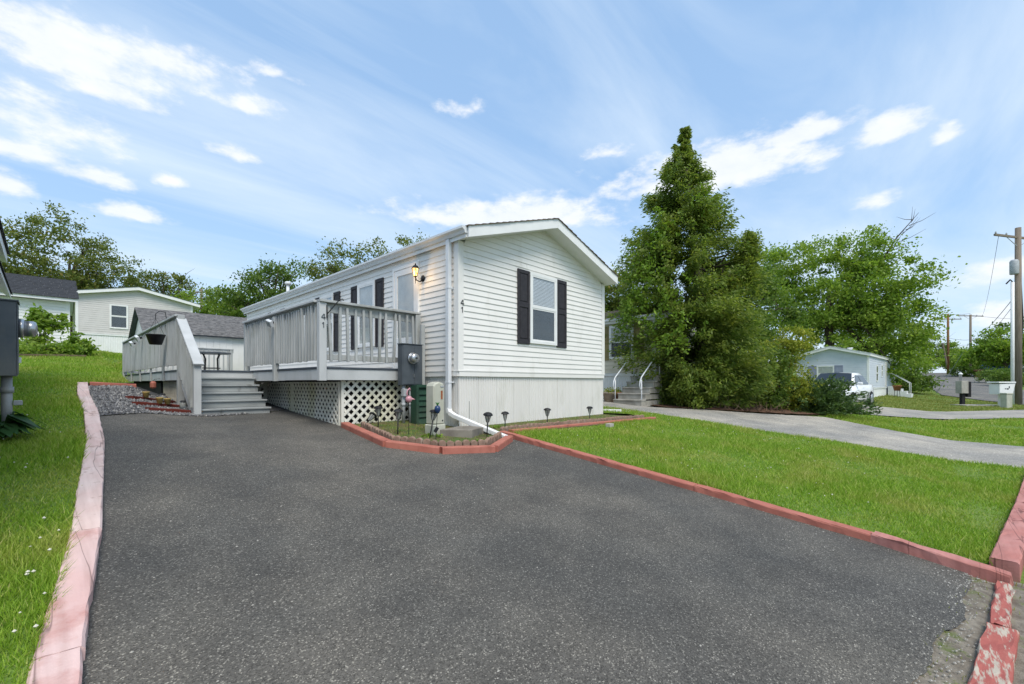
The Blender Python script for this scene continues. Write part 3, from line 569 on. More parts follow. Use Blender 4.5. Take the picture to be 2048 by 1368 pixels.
def gutter():
    g = MB(); xe = -.06; zt = zw+.165-.02; prof = [(xe-.001,zt),(xe-.001,zt-.105),(xe-.055,zt-.105),(xe-.075,zt-.06),(xe-.115,zt-.035),(xe-.115,zt),(xe-.108,zt),(xe-.108,zt-.03),(xe-.07,zt-.055),(xe-.052,zt-.098),(xe-.008,zt-.098),(xe-.008,zt)]
    g.extrude(prof, 'y', -.30, HL+.18); gt = g.build('gutter', M['alu'], ht)
    m = MB(); m.extrude(prof[:6], 'y', -.306, -.3005); m.build('end_cap', M['alu'], gt)
    m = MB(); m.extrude([(xe+.001-.003,zt-.17),(xe-.020,zt-.17),(xe-.020,zt-.106),(xe-.003,zt-.106)], 'y', -.29, HL+.17); m.build('fascia', M['white'], gt)
    y = 5.91-HY; x = 4.70-HX; s = .036
    m = MB(); m.box(x-s, x+s, y-s-.008, y+s+.008, 1.06-Z0, zt-.11); ds = m.build('downspout', M['alu'], ht, bevel=.008)
    m = MB(); pts = [(x,y,1.07-Z0),(x+.0,y-.03,1.0-Z0),(x+.02,y-.14,.945-Z0),(4.87-HX,4.70-HY,.655-Z0)]
    for a, b in zip(pts[:-1], pts[1:]): m.beam(a, Vector(b)+(Vector(b)-Vector(a)).normalized()*.012, .088, .07)
    m.build('downspout_elbow', M['white'], ds, bevel=.006)
    m = MB(); a = Vector(pts[-1]); d = (a-Vector(pts[-2])).normalized(); m.beam(a+d*.0125, a+d*.0145, .074, .056); m.build('spout_mouth', M['black'], ds)
    for z in (1.5, 3.1):
        m = MB(); m.box(x-s-.004, x+s+.06, y-s-.014, y+s+.014, z-Z0, z+.025-Z0); m.build('strap', M['alu'], ds)
gutter()
def vent():
    x, y = 6.0-HX, 16.75-HY; m = MB(); zb = zw+.165+.319*x-.05
    m.lathe([(.055,zb),(.055,zb+.62)], (x,y,0), 14); v = m.build('vent_pipe', M['alu'], ht, True)
    m = MB(); m.lathe([(.06,zb+.621),(.105,zb+.64),(.105,zb+.72),(.06,zb+.75)], (x,y,0), 14); m.build('vent_cap', M['alu'], v, True)
vent()
def digits(root, org, across, up, out, size, mat, gapz=-1.25, lw=.12):
    """a 4 above a 1, made of flat bars"""
    o, A, U, N = Vector(org), Vector(across), Vector(up), Vector(out)
    def bar(m, p, q, w=lw): m.beam(o+(A*p[0]+U*p[1])*size+N*.004, o+(A*q[0]+U*q[1])*size+N*.004, w*size, .006, N)
    m = MB(); bar(m, (.18,-.5), (.18,.5)); bar(m, (.1,.5), (-.32,-.12)); bar(m, (-.36,-.16), (.40,-.16)); m.build('house_number', mat, root, label='number 4')
    g = gapz; m = MB(); bar(m, (.05,g-.5), (.05,g+.5)); bar(m, (-.02,g+.44), (-.2,g+.24)); m.build('house_number', mat, root, label='number 1')
digits(ht, (.062, -.024, 2.86-Z0), (1,0,0), (0,0,1), (0,-1,0), .095, M['black'])
# utility nick-nacks on the wall: cable clip line below the trim
# ---- porch lantern
def lantern():
    Y, z = 6.74, 3.47; r = thing('wall_lantern', 'lit black coach lantern with amber glass beside the home door', 'lantern', (4.765, Y, z))
    m = MB(); m.lathe([(.062,-.02),(.062,-.005),(.03,.012)], (4.752, Y, z-.05), 14, 'x'); m.v = [(4.752-(p[0]-4.752), p[1], p[2]) for p in m.v]; m.build('wall_plate', M['black'], r, True)
    m = MB(); m.tube([(4.75,Y,z-.06),(4.70,Y,z-.12),(4.62,Y,z-.10),(4.60,Y,z-.04)], .011, 8); m.tube([(4.60,Y,z-.05),(4.60,Y,z-.17)], [.012,.003], 8); m.build('arm', M['black'], r, True)
    m = MB(); m.lathe([(.035,-.035),(.062,.10)], (4.60,Y,z), 6); m.build('lamp_glass', M['amber'], r)
    m = MB(); m.lathe([(.080,.102),(.072,.112),(.045,.15),(.015,.165),(.012,.19),(.002,.20)], (4.60,Y,z), 6); m.build('lamp_cap', M['black'], r)
    m = MB()
    for k in range(6):
        a = 2*math.pi*k/6; m.tube([(4.60+.036*math.cos(a),Y+.036*math.sin(a),z-.036),(4.60+.064*math.cos(a),Y+.064*math.sin(a),z+.101)], .005, 5)
    m.lathe([(.02,-.05),(.040,-.036)], (4.60,Y,z), 6); m.build('cage', M['black'], r)
    l = bpy.data.lights.new('lantern_bulb', 'POINT'); l.energy = 4; l.color = (1,.62,.25); l.shadow_soft_size = .03; lo = bpy.data.objects.new('lantern_bulb', l); col.objects.link(lo); lo.location = (-.165-.09, 0, .0); lo.parent = r
lantern()

# ---------------------------------------------------------------- deck
dk = thing('deck', 'weathered grey wooden deck with railings, stairs and white lattice', 'deck', (2.9, 6.785, .8))
DZ = 1.75
X0, XW, YF, YM, YE, XL = 2.90, 4.70, 6.785, 9.98, 18.4, 1.72
def bx(name, mat, *b, bevel=.004, parent=None, label=None): return MB().box(*b).build(name, M[mat], parent or dk, bevel=bevel, label=label)
def deck():
    y = YF+.03
    while y < YE:
        bx('floor_board', 'deck', (X0 if y < YM else XL)+.02, XW, y, y+.134, DZ-.035, DZ-.004, bevel=0); y += .14
    # skirting boards
    bx('fascia_board', 'deck_light', X0+.05, XW-.12, YF, YF+.035, DZ-.205, DZ-.03); bx('fascia_board', 'deck_light', X0, X0+.035, YF+.06, 8.25, DZ-.205, DZ-.03); bx('fascia_board', 'deck_light', X0+.001, X0+.036, 8.255, YM+.42, DZ-.21, DZ-.03)
    bx('fascia_board', 'deck_light', XL, XL+.035, YM+.1, 14.2, DZ-.20, DZ-.03); bx('fascia_board', 'deck_light', XL+.001, XL+.036, 14.21, YE, DZ-.20, DZ-.03); bx('fascia_board', 'deck_light', XL+.04, X0, YM, YM+.03, DZ-.16, DZ-.036)
    bx('edge_trim', 'slate', X0-.012, XW-.12, YF-.014, YF+.028, DZ-.028, DZ+.004); bx('edge_trim', 'slate', X0-.014, X0+.03, YF+.03, YM+.4, DZ-.028, DZ+.004); bx('edge_trim', 'slate', XL+.05, X0-.02, YM-.02, YM+.04, DZ-.034, DZ-.002); bx('edge_trim', 'slate', XL-.012, XL+.03, YM+.1, YE, DZ-.028, DZ+.004)
    # posts
    def post(x, y, z0, z1, s=.095, mat='deck'): return bx('post', mat, x-s/2, x+s/2, y-s/2, y+s/2, z0, z1, bevel=.006)
    cp = bx('post', 'deck_light', X0-.03, X0+.085, YF-.045, YF+.055, DZ-.215, 2.745, bevel=.006)
    digits(dk, (X0+.028, YF-.047, 2.52), (1,0,0), (0,0,1), (0,-1,0), .085, M['meter_grey'], -1.5)
    post(X0-.022, 8.62, DZ-.22, 2.70, .09); post(X0, 10.36, H(X0,10.36)-.05, 2.74); post(XW-.05, YF-.02, 1.45, 2.735, .10)
    post(XL+.02, YM+.16, H(XL,YM)-.05, 2.77, .11); post(XL-.0, 18.33, 1.45, 2.74, .11, 'deck_light'); post(4.62, 18.36, 1.5, 2.7)
    for y in (11.6, 13.2, 14.9, 16.6): bx('post', 'deck', XL-.036, XL-.002, y, y+.085, DZ-.21, 2.66)
    # rails
    bx('hand_rail', 'deck', X0-.03, XW+.01, YF-.075, YF+.065, 2.746, 2.784); bx('hand_rail', 'deck_light', X0-.075, X0+.065, YF+.066, 10.42, 2.747, 2.783)
    bx('rail', 'deck', X0+.09, XW-.1, YF+.006, YF+.044, 2.60, 2.744); bx('rail', 'deck', X0+.09, XW-.1, YF+.006, YF+.044, 1.86, 1.95); bx('rail', 'deck', X0-.0, X0+.038, YF+.06, 10.31, 2.62, 2.745); bx('rail', 'deck', X0-.0, X0+.038, YF+.06, 10.31, 1.86, 1.95)
    bx('hand_rail', 'deck_light', XL-.065, XL+.075, YM+.22, 18.4, 2.747, 2.785); bx('rail', 'deck', XL, XL+.038, YM+.22, 18.3, 2.62, 2.745); bx('rail', 'deck', XL, XL+.038, YM+.22, 18.3, 1.87, 1.95)
    bx('hand_rail', 'deck_light', XL+.08, 4.7, 18.30, 18.42, 2.70, 2.735); bx('rail', 'deck_light', XL+.08, 4.7, 18.345, 18.38, 2.58, 2.698); bx('rail', 'deck_light', XL+.08, 4.7, 18.345, 18.38, 1.80, 1.88)
    # pickets
    def picket(mat, hgt, s=.040): return MB().extrude([(-s/2,-s/2),(s/2,-s/2),(s/2,s/2),(-s/2,s/2)], 'z', 0, hgt).build('picket', M[mat], None, bevel=.003)
    off = OFF[dk.name]
    base = picket('deck', .86); base.parent = dk; first = True
    def put(x, y, z, rot=(0,0,0)):
        nonlocal first
        loc = (x-off.x, y-off.y, z-off.z)
        if first: base.location = loc; base.rotation_euler = rot; first = False
        else: copy_part(base, dk, loc, rot)
    for k in range(12): put(X0+.165+k*.1385, YF-.016, 1.845+random.uniform(-.012,.012), (random.gauss(0,.008), random.gauss(0,.028), random.uniform(-.2,.2)))
    y = YF+.13
    while y < 10.3:
        if abs(y-8.62) > .06: put(X0-.022, y, 1.845+random.uniform(-.01,.01), (random.gauss(0,.012), random.gauss(0,.008), random.uniform(-.2,.2)))
        y += .117
    y = YM+.3
    while y < 18.26: put(XL-.024, y, 1.84+random.uniform(-.01,.01), (random.gauss(0,.010), random.gauss(0,.006), 0)); y += .112
    x = XL+.2
    while x < 4.6: copy_part(base, dk, (x-off.x, 18.322-off.y, 1.80-off.z), (0, random.gauss(0,.006), 0)); x += .145
    # stairs
    yb, sx0, sx1 = 8.88, XL+.05, X0-.03; zb = H(2.3, yb)-.02; n = 6; rise = (DZ-.006-zb)/n; run = (YM-yb)/(n-1)
    for k in range(n):
        y = yb+k*run; z = zb+k*rise
        r = bx('riser', 'tread', sx0+.004, sx1-.004, y+.012, y+.034, z, z+rise-.034)
        if k < n-1: bx('tread', 'tread', sx0-.0, sx1+.018, y-.018, y+run+.010, z+rise-.032, z+rise, bevel=.006)
    st = MB(); a = (yb-.05, zb-.04); b = (YM, DZ-.2)
    st.extrude([(a[0],a[1]),(a[0]+.30,a[1]),(b[0],b[1]-.14),(b[0],b[1]+.16),(a[0],a[1]+.30)], 'x', XL+.004, XL+.046); st.build('stringer', M['deck_light'], dk, bevel=.004)
    st = MB(); st.extrude([(a[0]+.06,a[1]),(a[0]+.34,a[1]),(b[0],b[1]-.12),(b[0],b[1]),(a[0]+.06,a[1]+.05)], 'x', sx1-.035, sx1-.008); st.build('stringer', M['deck_light'], dk, bevel=.004)
    pb = yb-.02; post(XL+.02, pb, H(XL,pb)-.04, 1.80, .105, 'deck_light')
    m = MB(); m.beam((XL+.025, pb-.10, 1.80), (XL+.025, YM+.16, 2.70), .15, .042); m.build('hand_rail', M['deck_light'], dk, bevel=.006, label='sloping stair hand rail')
    m = MB(); m.beam((XL-.0, pb+.06, 1.76), (XL-.0, YM+.11, 2.60), .036, .10); m.build('rail', M['deck'], dk, bevel=.003)
    y = pb+.10; sl = (2.70-1.80)/(YM+.26-pb)
    while y < YM+.08:
        zt = 1.80+sl*(y-pb+.1)-.03; zl = max(zb+.12+(rise/run)*(y-yb), zb+.1); m = MB(); m.box(XL-.058, XL-.020, y-.02, y+.02, zl, zt); m.build('picket', M['deck'], dk, bevel=.003); y += .105
    # under the deck
    def lattice(name, mat, org, ax, ln, zlo, zhi, pitch=.152, w=.042, frame=True, skip=()):
        """diagonal slats on a vertical panel from org along ax ('x' or 'y')"""
        at = lambda a, z, d: (org[0]+a, org[1]+d, z) if ax == 'x' else (org[0]+d, org[1]+a, z)
        e = .045
        def fr(a0, a1, z0a, z0b, z1, name, par): return MB().hexa([at(a0,z0a,-.012), at(a1,z0b,-.012), at(a1,z0b,.014), at(a0,z0a,.014), at(a0,z1,-.012), at(a1,z1,-.012), at(a1,z1,.014), at(a0,z1,.014)]).build(name, M[mat], par)
        gz = lambda a: (H(org[0]+a, org[1]) if ax == 'x' else H(org[0], org[1]+a))-.02
        pn = fr(0, e, gz(0), gz(0), zhi, 'lattice_panel', dk); fr(ln-e, ln, gz(ln), gz(ln), zhi, 'edge_strip', pn)
        for layer, sg in ((0, 1), (1, -1)):
            c = -zhi+zlo-.3; d0, d1 = (-.0105, -.0015) if layer == 0 else (-.0010, .008)
            while c < ln+(zhi-zlo)+.3:
                # line a = c + sg*(z-zlo)
                z0, z1 = zlo, zhi; f = lambda z: c+sg*(z-zlo)
                if sg > 0: z0 = max(z0, zlo+(e*.6-c)); z1 = min(z1, zlo+(ln-e*.6-c))
                else: z0 = max(z0, zlo+(c-(ln-e*.6))); z1 = min(z1, zlo+(c-e*.6))
                if z1-z0 > .02:
                    m = MB(); hw = w*.7071
                    m.hexa([at(f(z0)-hw,z0,d0), at(f(z0)+hw,z0,d0), at(f(z0)+hw,z0,d1), at(f(z0)-hw,z0,d1), at(f(z1)-hw,z1,d0), at(f(z1)+hw,z1,d0), at(f(z1)+hw,z1,d1), at(f(z1)-hw,z1,d1)]); m.build('lattice_slat', M[mat], pn)
                c += pitch
    LX, LY = 3.30, 6.93
    lattice('l', 'lattice', (LX, LY), 'x', 1.40, .72, DZ-.21); lattice('l', 'lattice', (LX, LY+.05), 'y', 2.0, .74, DZ-.23, .135, .04); lattice('l', 'lattice', (LX, LY+2.06), 'y', 1.6, .80, DZ-.23, .135, .04)
    lattice('l', 'lattice_old', (XL+.09, YM+.15), 'y', 2.2, 1.0, DZ-.21, .12, .036)
    lattice('l', 'lattice', (X0-.02, YM+.42), 'x', .42, .95, DZ-.23, .14, .045)
    bx('shade_sheet', 'void', LX+.08, XW, LY+.07, LY+.11, .70, DZ-.06); bx('shade_sheet', 'void', LX+.07, LX+.11, LY+.12, YM+.4, .70, DZ-.06); bx('shade_sheet', 'void', XL+.2, XL+.24, YM+.2, 18.2, .9, DZ-.06)  # near-black sheets behind the lattice, painting in the shade under the deck
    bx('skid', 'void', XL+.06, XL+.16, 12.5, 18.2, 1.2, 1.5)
deck()
# ---------------------------------------------------------------- timbers and edging
def timber(label, a, b, w, hi, mat, lo=.08, name='landscape_timber', wear=.004, cat='timber', group=None, miter=(0,0), za=None, zb=None):
    a = Vector((a[0], a[1], za if za is not None else H(*a))); b = Vector((b[0], b[1], zb if zb is not None else H(*b)))
    d = b-a; n = max(2, int(d.length/.10)); s = Vector((d.y, -d.x, 0)).normalized()*w/2; t = d.normalized()
    prof = [(-1,-lo),(-1,hi-.012),(-.9,hi),(-.5,hi),(0,hi+.001),(.5,hi),(.9,hi),(1,hi-.012),(1,-lo)]; k = len(prof); v = []; f = []
    for i in range(n+1):
        c = a+d*i/n
        for j, (q, z) in enumerate(prof):
            sh = (miter[0] if i == 0 else miter[1] if i == n else 0)*q*w/2
            jt = wear*(3 if random.random() < .06 else 1); v.append(c+s*q+t*sh+Vector((random.uniform(-jt,jt), random.uniform(-jt,jt), z+random.uniform(-jt,jt)*.7)))
    for i in range(n):
        for j in range(k-1): f.append((i*k+j, i*k+j+1, (i+1)*k+j+1, (i+1)*k+j))
        f.append((i*k+k-1, i*k, (i+1)*k, (i+1)*k+k-1))
    f.append(tuple(range(k))); f.append(tuple(n*k+j for j in range(k))[::-1])
    m = MB(); m.add(v, f); o = m.build(name, M[mat]); return tag(o, label, cat, group)
LK = [(-.08,-.3),(-.05,1.35),(.035,2.52),(.175,3.83),(.285,5.31),(.37,6.48),(.43,8.33),(.43,9.99),(.48,11.5)]
lk_lab = ['pink timber at the mouth of the driveway, left edge, nearest the street','red-pink cracked timber end nearest the camera on the left edge','long faded pink timber with a lengthwise crack on the left edge','pale pink timber with peeling chips, middle of the left edge','bleached timber at the bend of the left driveway edge','bleached greyish timber just beyond the bend of the left edge','pale timber beside the gravel on the left edge','last pale timber at the back end of the left edge']
lk_mat = ['pink','pink','pink','pink_pale','pink_pale','pink_pale','pink_pale','pink_pale']
LE = 'timbers edging the left of the driveway'
for i in range(8):
    a, b = Vector(LK[i]), Vector(LK[i+1]); d = (b-a).normalized(); timber(lk_lab[i], a+d*.004, b-d*.004, .145, .068 if i else .05, lk_mat[i], wear=.003, group=LE, cat='timber')
timber('red timber across the back of the gravel', (.58,11.5), (1.24,11.47), .13, .075, 'red', group='timbers edging the gravel')
RK = [(5.075,5.0),(5.065,3.6),(5.055,1.9),(5.045,.35),(4.93,-.46)]
rk_lab = ['red timber beside the right lawn, the one meeting the flower bed','faded orange red timber beside the right lawn, second from the flower bed','red timber beside the right lawn, third from the flower bed','weathered dark red timber end at the street corner of the right lawn']
for i in range(4):
    a, b = Vector(RK[i]), Vector(RK[i+1]); d = (b-a).normalized(); timber(rk_lab[i], a+d*.003, b-d*.003, .12, .07+(.012 if i == 3 else 0), ('red','red','red','rose')[i], wear=.004+.004*(i == 3), group='timbers edging the right lawn')
timber('rose painted timber along the street edge of the right lawn, corner piece', (5.13,-.44), (7.75,-.83), .16, .12, 'rose', wear=.003, group='timbers along the street')
timber('rose painted timber along the street edge of the right lawn, second piece', (7.76,-.832), (10.6,-1.22), .16, .12, 'rose', wear=.003, group='timbers along the street')
timber('rotten split red timber lying at the mouth of the driveway', (4.85,-.42), (3.95,-.32), .085, .03, 'rot', wear=.007, group='timbers along the street')
timber('longer rotten timber with flaking red paint at the mouth of the driveway', (3.93,-.33), (2.6,-.15), .13, .035, 'rot', wear=.006, group='timbers along the street')
BD = [(3.30,6.80),(3.06,5.12),(3.47,4.52),(4.17,4.27),(4.86,4.64)]
bl = ['red timber of the planting bed running back to the lattice','red timber of the planting bed, angled left corner piece','red timber at the very front of the planting bed','short red timber under the end of the downspout']
for i in range(4):
    a, b = Vector(BD[i]), Vector(BD[i+1]); d = (b-a).normalized(); timber(bl[i], a+d*.004, b-d*.004, .12, .085, 'red', group='timbers edging the planting bed', wear=.002)
timber('long red timber in front of the skirt beside the right lawn', (5.16,4.90), (9.72,4.62), .10, .10, 'red', lo=.10, wear=.002, group='timbers edging the planting bed')
timber('brown boards edging the lawn below the front bed', (5.25,4.835), (9.3,4.59), .03, .07, 'bed_timber', lo=.10, wear=.004, group='timbers edging the planting bed')
for nm, a, b in (('top dark red timber lying on the gravel under the deck', (.98,9.85), (1.70,10.75)), ('middle dark red timber lying on the gravel beside the stairs', (1.0,9.30), (1.70,9.9)), ('lowest dark red timber lying on the gravel at the stair foot', (1.10,8.84), (1.66,9.06))):
    timber(nm, a, b, .13, .06, 'red_dark', group='timbers lying on the gravel')
timber('brown timber in front of the plant bed on the left bank', (-.75,17.3), (.8,17.75), .14, .13, 'bed_timber', lo=.1, wear=.006)
# scalloped concrete edging
def scallop_mesh():
    m = MB(); pr = [(-.048,-.06),(-.048,.035)]+[(.048*math.cos(math.pi-a), .035+.042*math.sin(a)) for a in np.linspace(.25, math.pi-.25, 6)]+[(.048,.035),(.048,-.06)]
    m.extrude(pr, 'y', -.028, .028); o = m.build('scallop', M['edger'], bevel=.006); return o
def edging(label, pts, group='scalloped edgers in the planting bed'):
    r = thing('scalloped_edging', label, 'garden edging', (pts[0][0], pts[0][1], H(*pts[0])), 0, group); base = None; off = OFF[r.name]
    for a, b in zip(pts[:-1], pts[1:]):
        a, b = Vector(a), Vector(b); n = max(1, int((b-a).length/.099)); ang = math.atan2(b.y-a.y, b.x-a.x)
        for i in range(n):
            p = a+(b-a)*(i+.5)/n; loc = (p.x-off.x, p.y-off.y, H(p.x,p.y)+.055+random.uniform(-.008,.008)-off.z); rot = (random.gauss(0,.05), random.gauss(0,.03), ang+random.gauss(0,.04))
            if base is None: base = scallop_mesh(); base.parent = r; base.location = loc; base.rotation_euler = rot
            else: copy_part(base, r, loc, rot)
edging('brown scalloped edging behind the angled red timbers of the planting bed', [(3.44,6.5),(3.19,5.17),(3.53,4.66),(4.16,4.43),(4.78,4.75)])
edging('brown scalloped edging in front of the white skirt', [(5.1,5.06),(9.55,4.80)])
# small loose pieces near the house
def simple(name, mb, mat, label, cat, **k): return tag(mb.build(name, M[mat], **k), label, cat)
z = H(7.6,4.52); simple('stone_block', MB().box(7.43,7.58,4.42,4.52,z+.0,z+.115), 'concrete', 'small pale block standing in the lawn by the red timber', 'block', bevel=.006)
z = H(4.5,5.2); m = MB(); m.extrude([(4.05,5.30),(4.35,4.93),(5.0,5.22),(4.62,5.52)], 'z', z-.05, z+.13); simple('concrete_slab', m, 'slab', 'stained concrete slab under the downspout in the bed', 'slab', bevel=.008)
m = MB(); m.beam((9.47,6.3,.80), (9.99,5.62,.80), .09, .065); m.beam((9.41,6.38,.83), (9.47,6.3,.80), .09, .065); simple('splash_spout', m, 'white', 'white downspout end lying by the far corner of the home', 'downspout', bevel=.006)

# ---------------------------------------------------------------- utilities by the home
def meter(label, x, y, z0, z1, w, face, dep=.15):
    """grey meter cabinet; face '-y' towards the street or '+x' to the side"""
    r = thing('electric_meter', label, 'meter', (x, y, z0)); off = OFF[r.name]
    def bx_(m, a0, a1, b0, b1, q0, q1):
        return m.box(x+a0, x+a1, y-b1, y-b0, q0, q1) if face == '-y' else m.box(x+b0, x+b1, y+a0, y+a1, q0, q1)
    m = MB(); bx_(m, -w/2, w/2, 0, dep, z0, z1); m.build('cabinet', M['meter_grey'], r, bevel=.006)
    m = MB(); bx_(m, -w/2-.012, w/2+.012, -.005, dep+.016, z1+.001, z1+.014); m.build('rain_hood', M['meter_grey'], r)
    m = MB(); bx_(m, -w/2+.012, w*.08, dep+.001, dep+.010, z0+.02, z1-.02); m.build('cover', M['meter_grey'], r, bevel=.003); m = MB(); bx_(m, w*.08+.008, w/2-.012, dep+.001, dep+.008, z0+.02, z1-.02); m.build('cover', M['meter_grey'], r, bevel=.003)
    zc = z0+(z1-z0)*.66; ax = 'y' if face == '-y' else 'x'; sg = -1 if face == '-y' else 1
    c = (x-.02, y-dep*1.0, zc) if face == '-y' else (x+dep, y, zc)
    m = MB(); m.lathe([(.098,sg*.011),(.098,sg*.045),(.090,sg*.05)], c, 24, ax); g = m.build('meter_ring', M['metal'], r, True)
    m = MB(); m.lathe([(.082,sg*.051),(.082,sg*.115),(.07,sg*.135),(.03,sg*.145)], c, 24, ax); m.build('meter_glass', M['metal'], r, True)
    m = MB(); q = .1455
    if face == '-y': m.box(c[0]-.022, c[0]+.022, c[1]-q-.003, c[1]-q, zc-.012, zc+.014)
    else: m.box(c[0]+q, c[0]+q+.003, c[1]-.022, c[1]+.022, zc-.012, zc+.014)
    m.build('dial', M['black'], r)
    m = MB(); bx_(m, w*.08-.03, w*.08-.015, dep+.0105, dep+.03, z0+.14, z0+.20); m.build('latch', M['metal'], r)
    return r
mt = meter('dark grey electric meter cabinet at the deck corner', 4.40, 6.68, 1.46, 2.17, .41, '-y')
for dx, rr, zt in ((-.14,.03,1.459),(.0,.022,1.459),(.10,.028,1.459)):
    m = MB(); gx, gy = 4.40+dx, 6.60; m.tube([(gx,gy,H(gx,gy)-.04),(gx,gy,zt)], rr, 10); cd = m.build('conduit', M['conduit'], mt, True)
    m = MB(); m.lathe([(rr+.008,0),(rr+.008,.05)], (gx,gy,1.1), 10); m.build('coupling', M['conduit'], cd, True)
m = MB(); m.box(4.215,4.29,6.52,6.60,1.27,1.40); m.build('junction_box', M['conduit'], mt, bevel=.006)
m = MB(); m.box(4.62,4.70,6.58,6.63,1.35,2.55); m.build('backing_post', M['deck'], mt, bevel=.004)
def louver():
    x0, x1, y, z0 = 4.36, 4.74, 6.40, H(4.5,6.4)-.01; z1 = 1.47; r = thing('green_utility_box', 'green slatted utility box below the meter cabinet', 'utility box', (x0, y, z0))
    m = MB(); m.box(x0,x0+.05,y-.05,y,z0,z1); m.box(x1-.05,x1,y-.05,y,z0,z1); m.box(x0+.05,x1-.05,y-.05,y,z1-.05,z1); m.box(x0+.05,x1-.05,y-.045,y,z0,z0+.06); m.build('frame', M['green_plastic'], r, bevel=.004)
    m = MB(); m.box(x0+.01,x1-.01,y+.001,y+.14,z0,z1-.01); m.build('body', M['green_plastic'], r)
    z = z0+.06
    while z < z1-.1:
        m = MB(); m.extrude([(y-.040,z+.0),(y-.032,z+.0),(y-.004,z+.085),(y-.012,z+.085)], 'x', x0+.051, x1-.051); m.build('slat', M['green_plastic'], r); z += .098
louver()
def pedestal():
    x, y, z = 4.10, 5.48, H(4.1,5.48); r = thing('utility_pedestal', 'beige utility pedestal with orange tag in the bed', 'pedestal', (x, y, z))
    m = MB(); a = .105
    m.extrude([(x-a,z+.18),(x+a,z+.18),(x+a,z+.76),(x+a*.75,z+.80),(x,z+.825),(x-a*.75,z+.80),(x-a,z+.76)], 'y', y-.10, y+.10); m.build('cover', M['ped'], r, bevel=.018)
    m = MB(); m.box(x-a-.012,x+a+.012,y-.112,y+.112,z-.05,z+.178); m.build('base', M['ped'], r, bevel=.012)
    m = MB(); m.box(x+.030,x+.062,y-.104,y-.1015,z+.56,z+.69); m.build('orange_tag', M['rust'], r)
    m = MB(); m.box(x+.020,x+.085,y-.108,y-.1015,z+.745,z+.765); m.build('hasp', M['conduit'], r)
    m = MB(); m.lathe([(.012,-.004),(.012,0)], (x+.062,y-.1015,z+.235), 10, 'y'); m.build('bolt', M['black'], r)
pedestal()
# ---------------------------------------------------------------- garden ornaments
def solar(label, x, y, top, lean=(0,0), fallen=False):
    z = H(x,y)+.03; L = top; r = thing('solar_path_light', label, 'garden light', (x, y, z), 0, 'solar path lights around the bed'); OFF[r.name] = Vector((0,0,0)); r.rotation_euler = (lean[0], lean[1], random.uniform(0,3))
    MB().tube([(0,0,-.06),(0,0,L-.16)], [.006,.011], 8).build('stake', M['black'], r, True)
    MB().lathe([(.016,L-.16),(.022,L-.15),(.040,L-.075),(.045,L-.05)], n=8).build('lamp_glass', M['clear'], r)
    m = MB()
    for k in range(4):
        a = math.pi/2*k+.4; m.tube([(.020*math.cos(a),.020*math.sin(a),L-.155),(.043*math.cos(a),.043*math.sin(a),L-.075),(.047*math.cos(a),.047*math.sin(a),L-.049)], .0045, 5)
    m.build('cage', M['black'], r); MB().lathe([(.046,L-.05),(.076,L-.045),(.066,L-.022),(.044,L-.008),(.015,L)], n=8).build('cap', M['black'], r)
    return r
solar('solar light nearest the lattice, standing upright', 3.60, 6.29, .36)
solar('solar light fallen against the bottom of the lattice', 3.62, 6.74, .26, (.5, .75))
solar('upright solar light between the lattice and the flamingo stake', 3.58, 5.70, .38, (.02,-.02))
solar('leaning solar light left of the beige pedestal', 3.80, 5.21, .42, (.10,-.16))
solar('leaning solar light over the downspout beside the concrete slab', 4.60, 4.86, .40, (.08,-.20))
solar('solar light in front of the skirt nearest the downspout', 5.45, 5.30, .30)
solar('middle solar light in front of the white skirt', 6.55, 5.25, .32)
solar('solar light in front of the skirt nearest the far corner', 7.95, 5.22, .30)
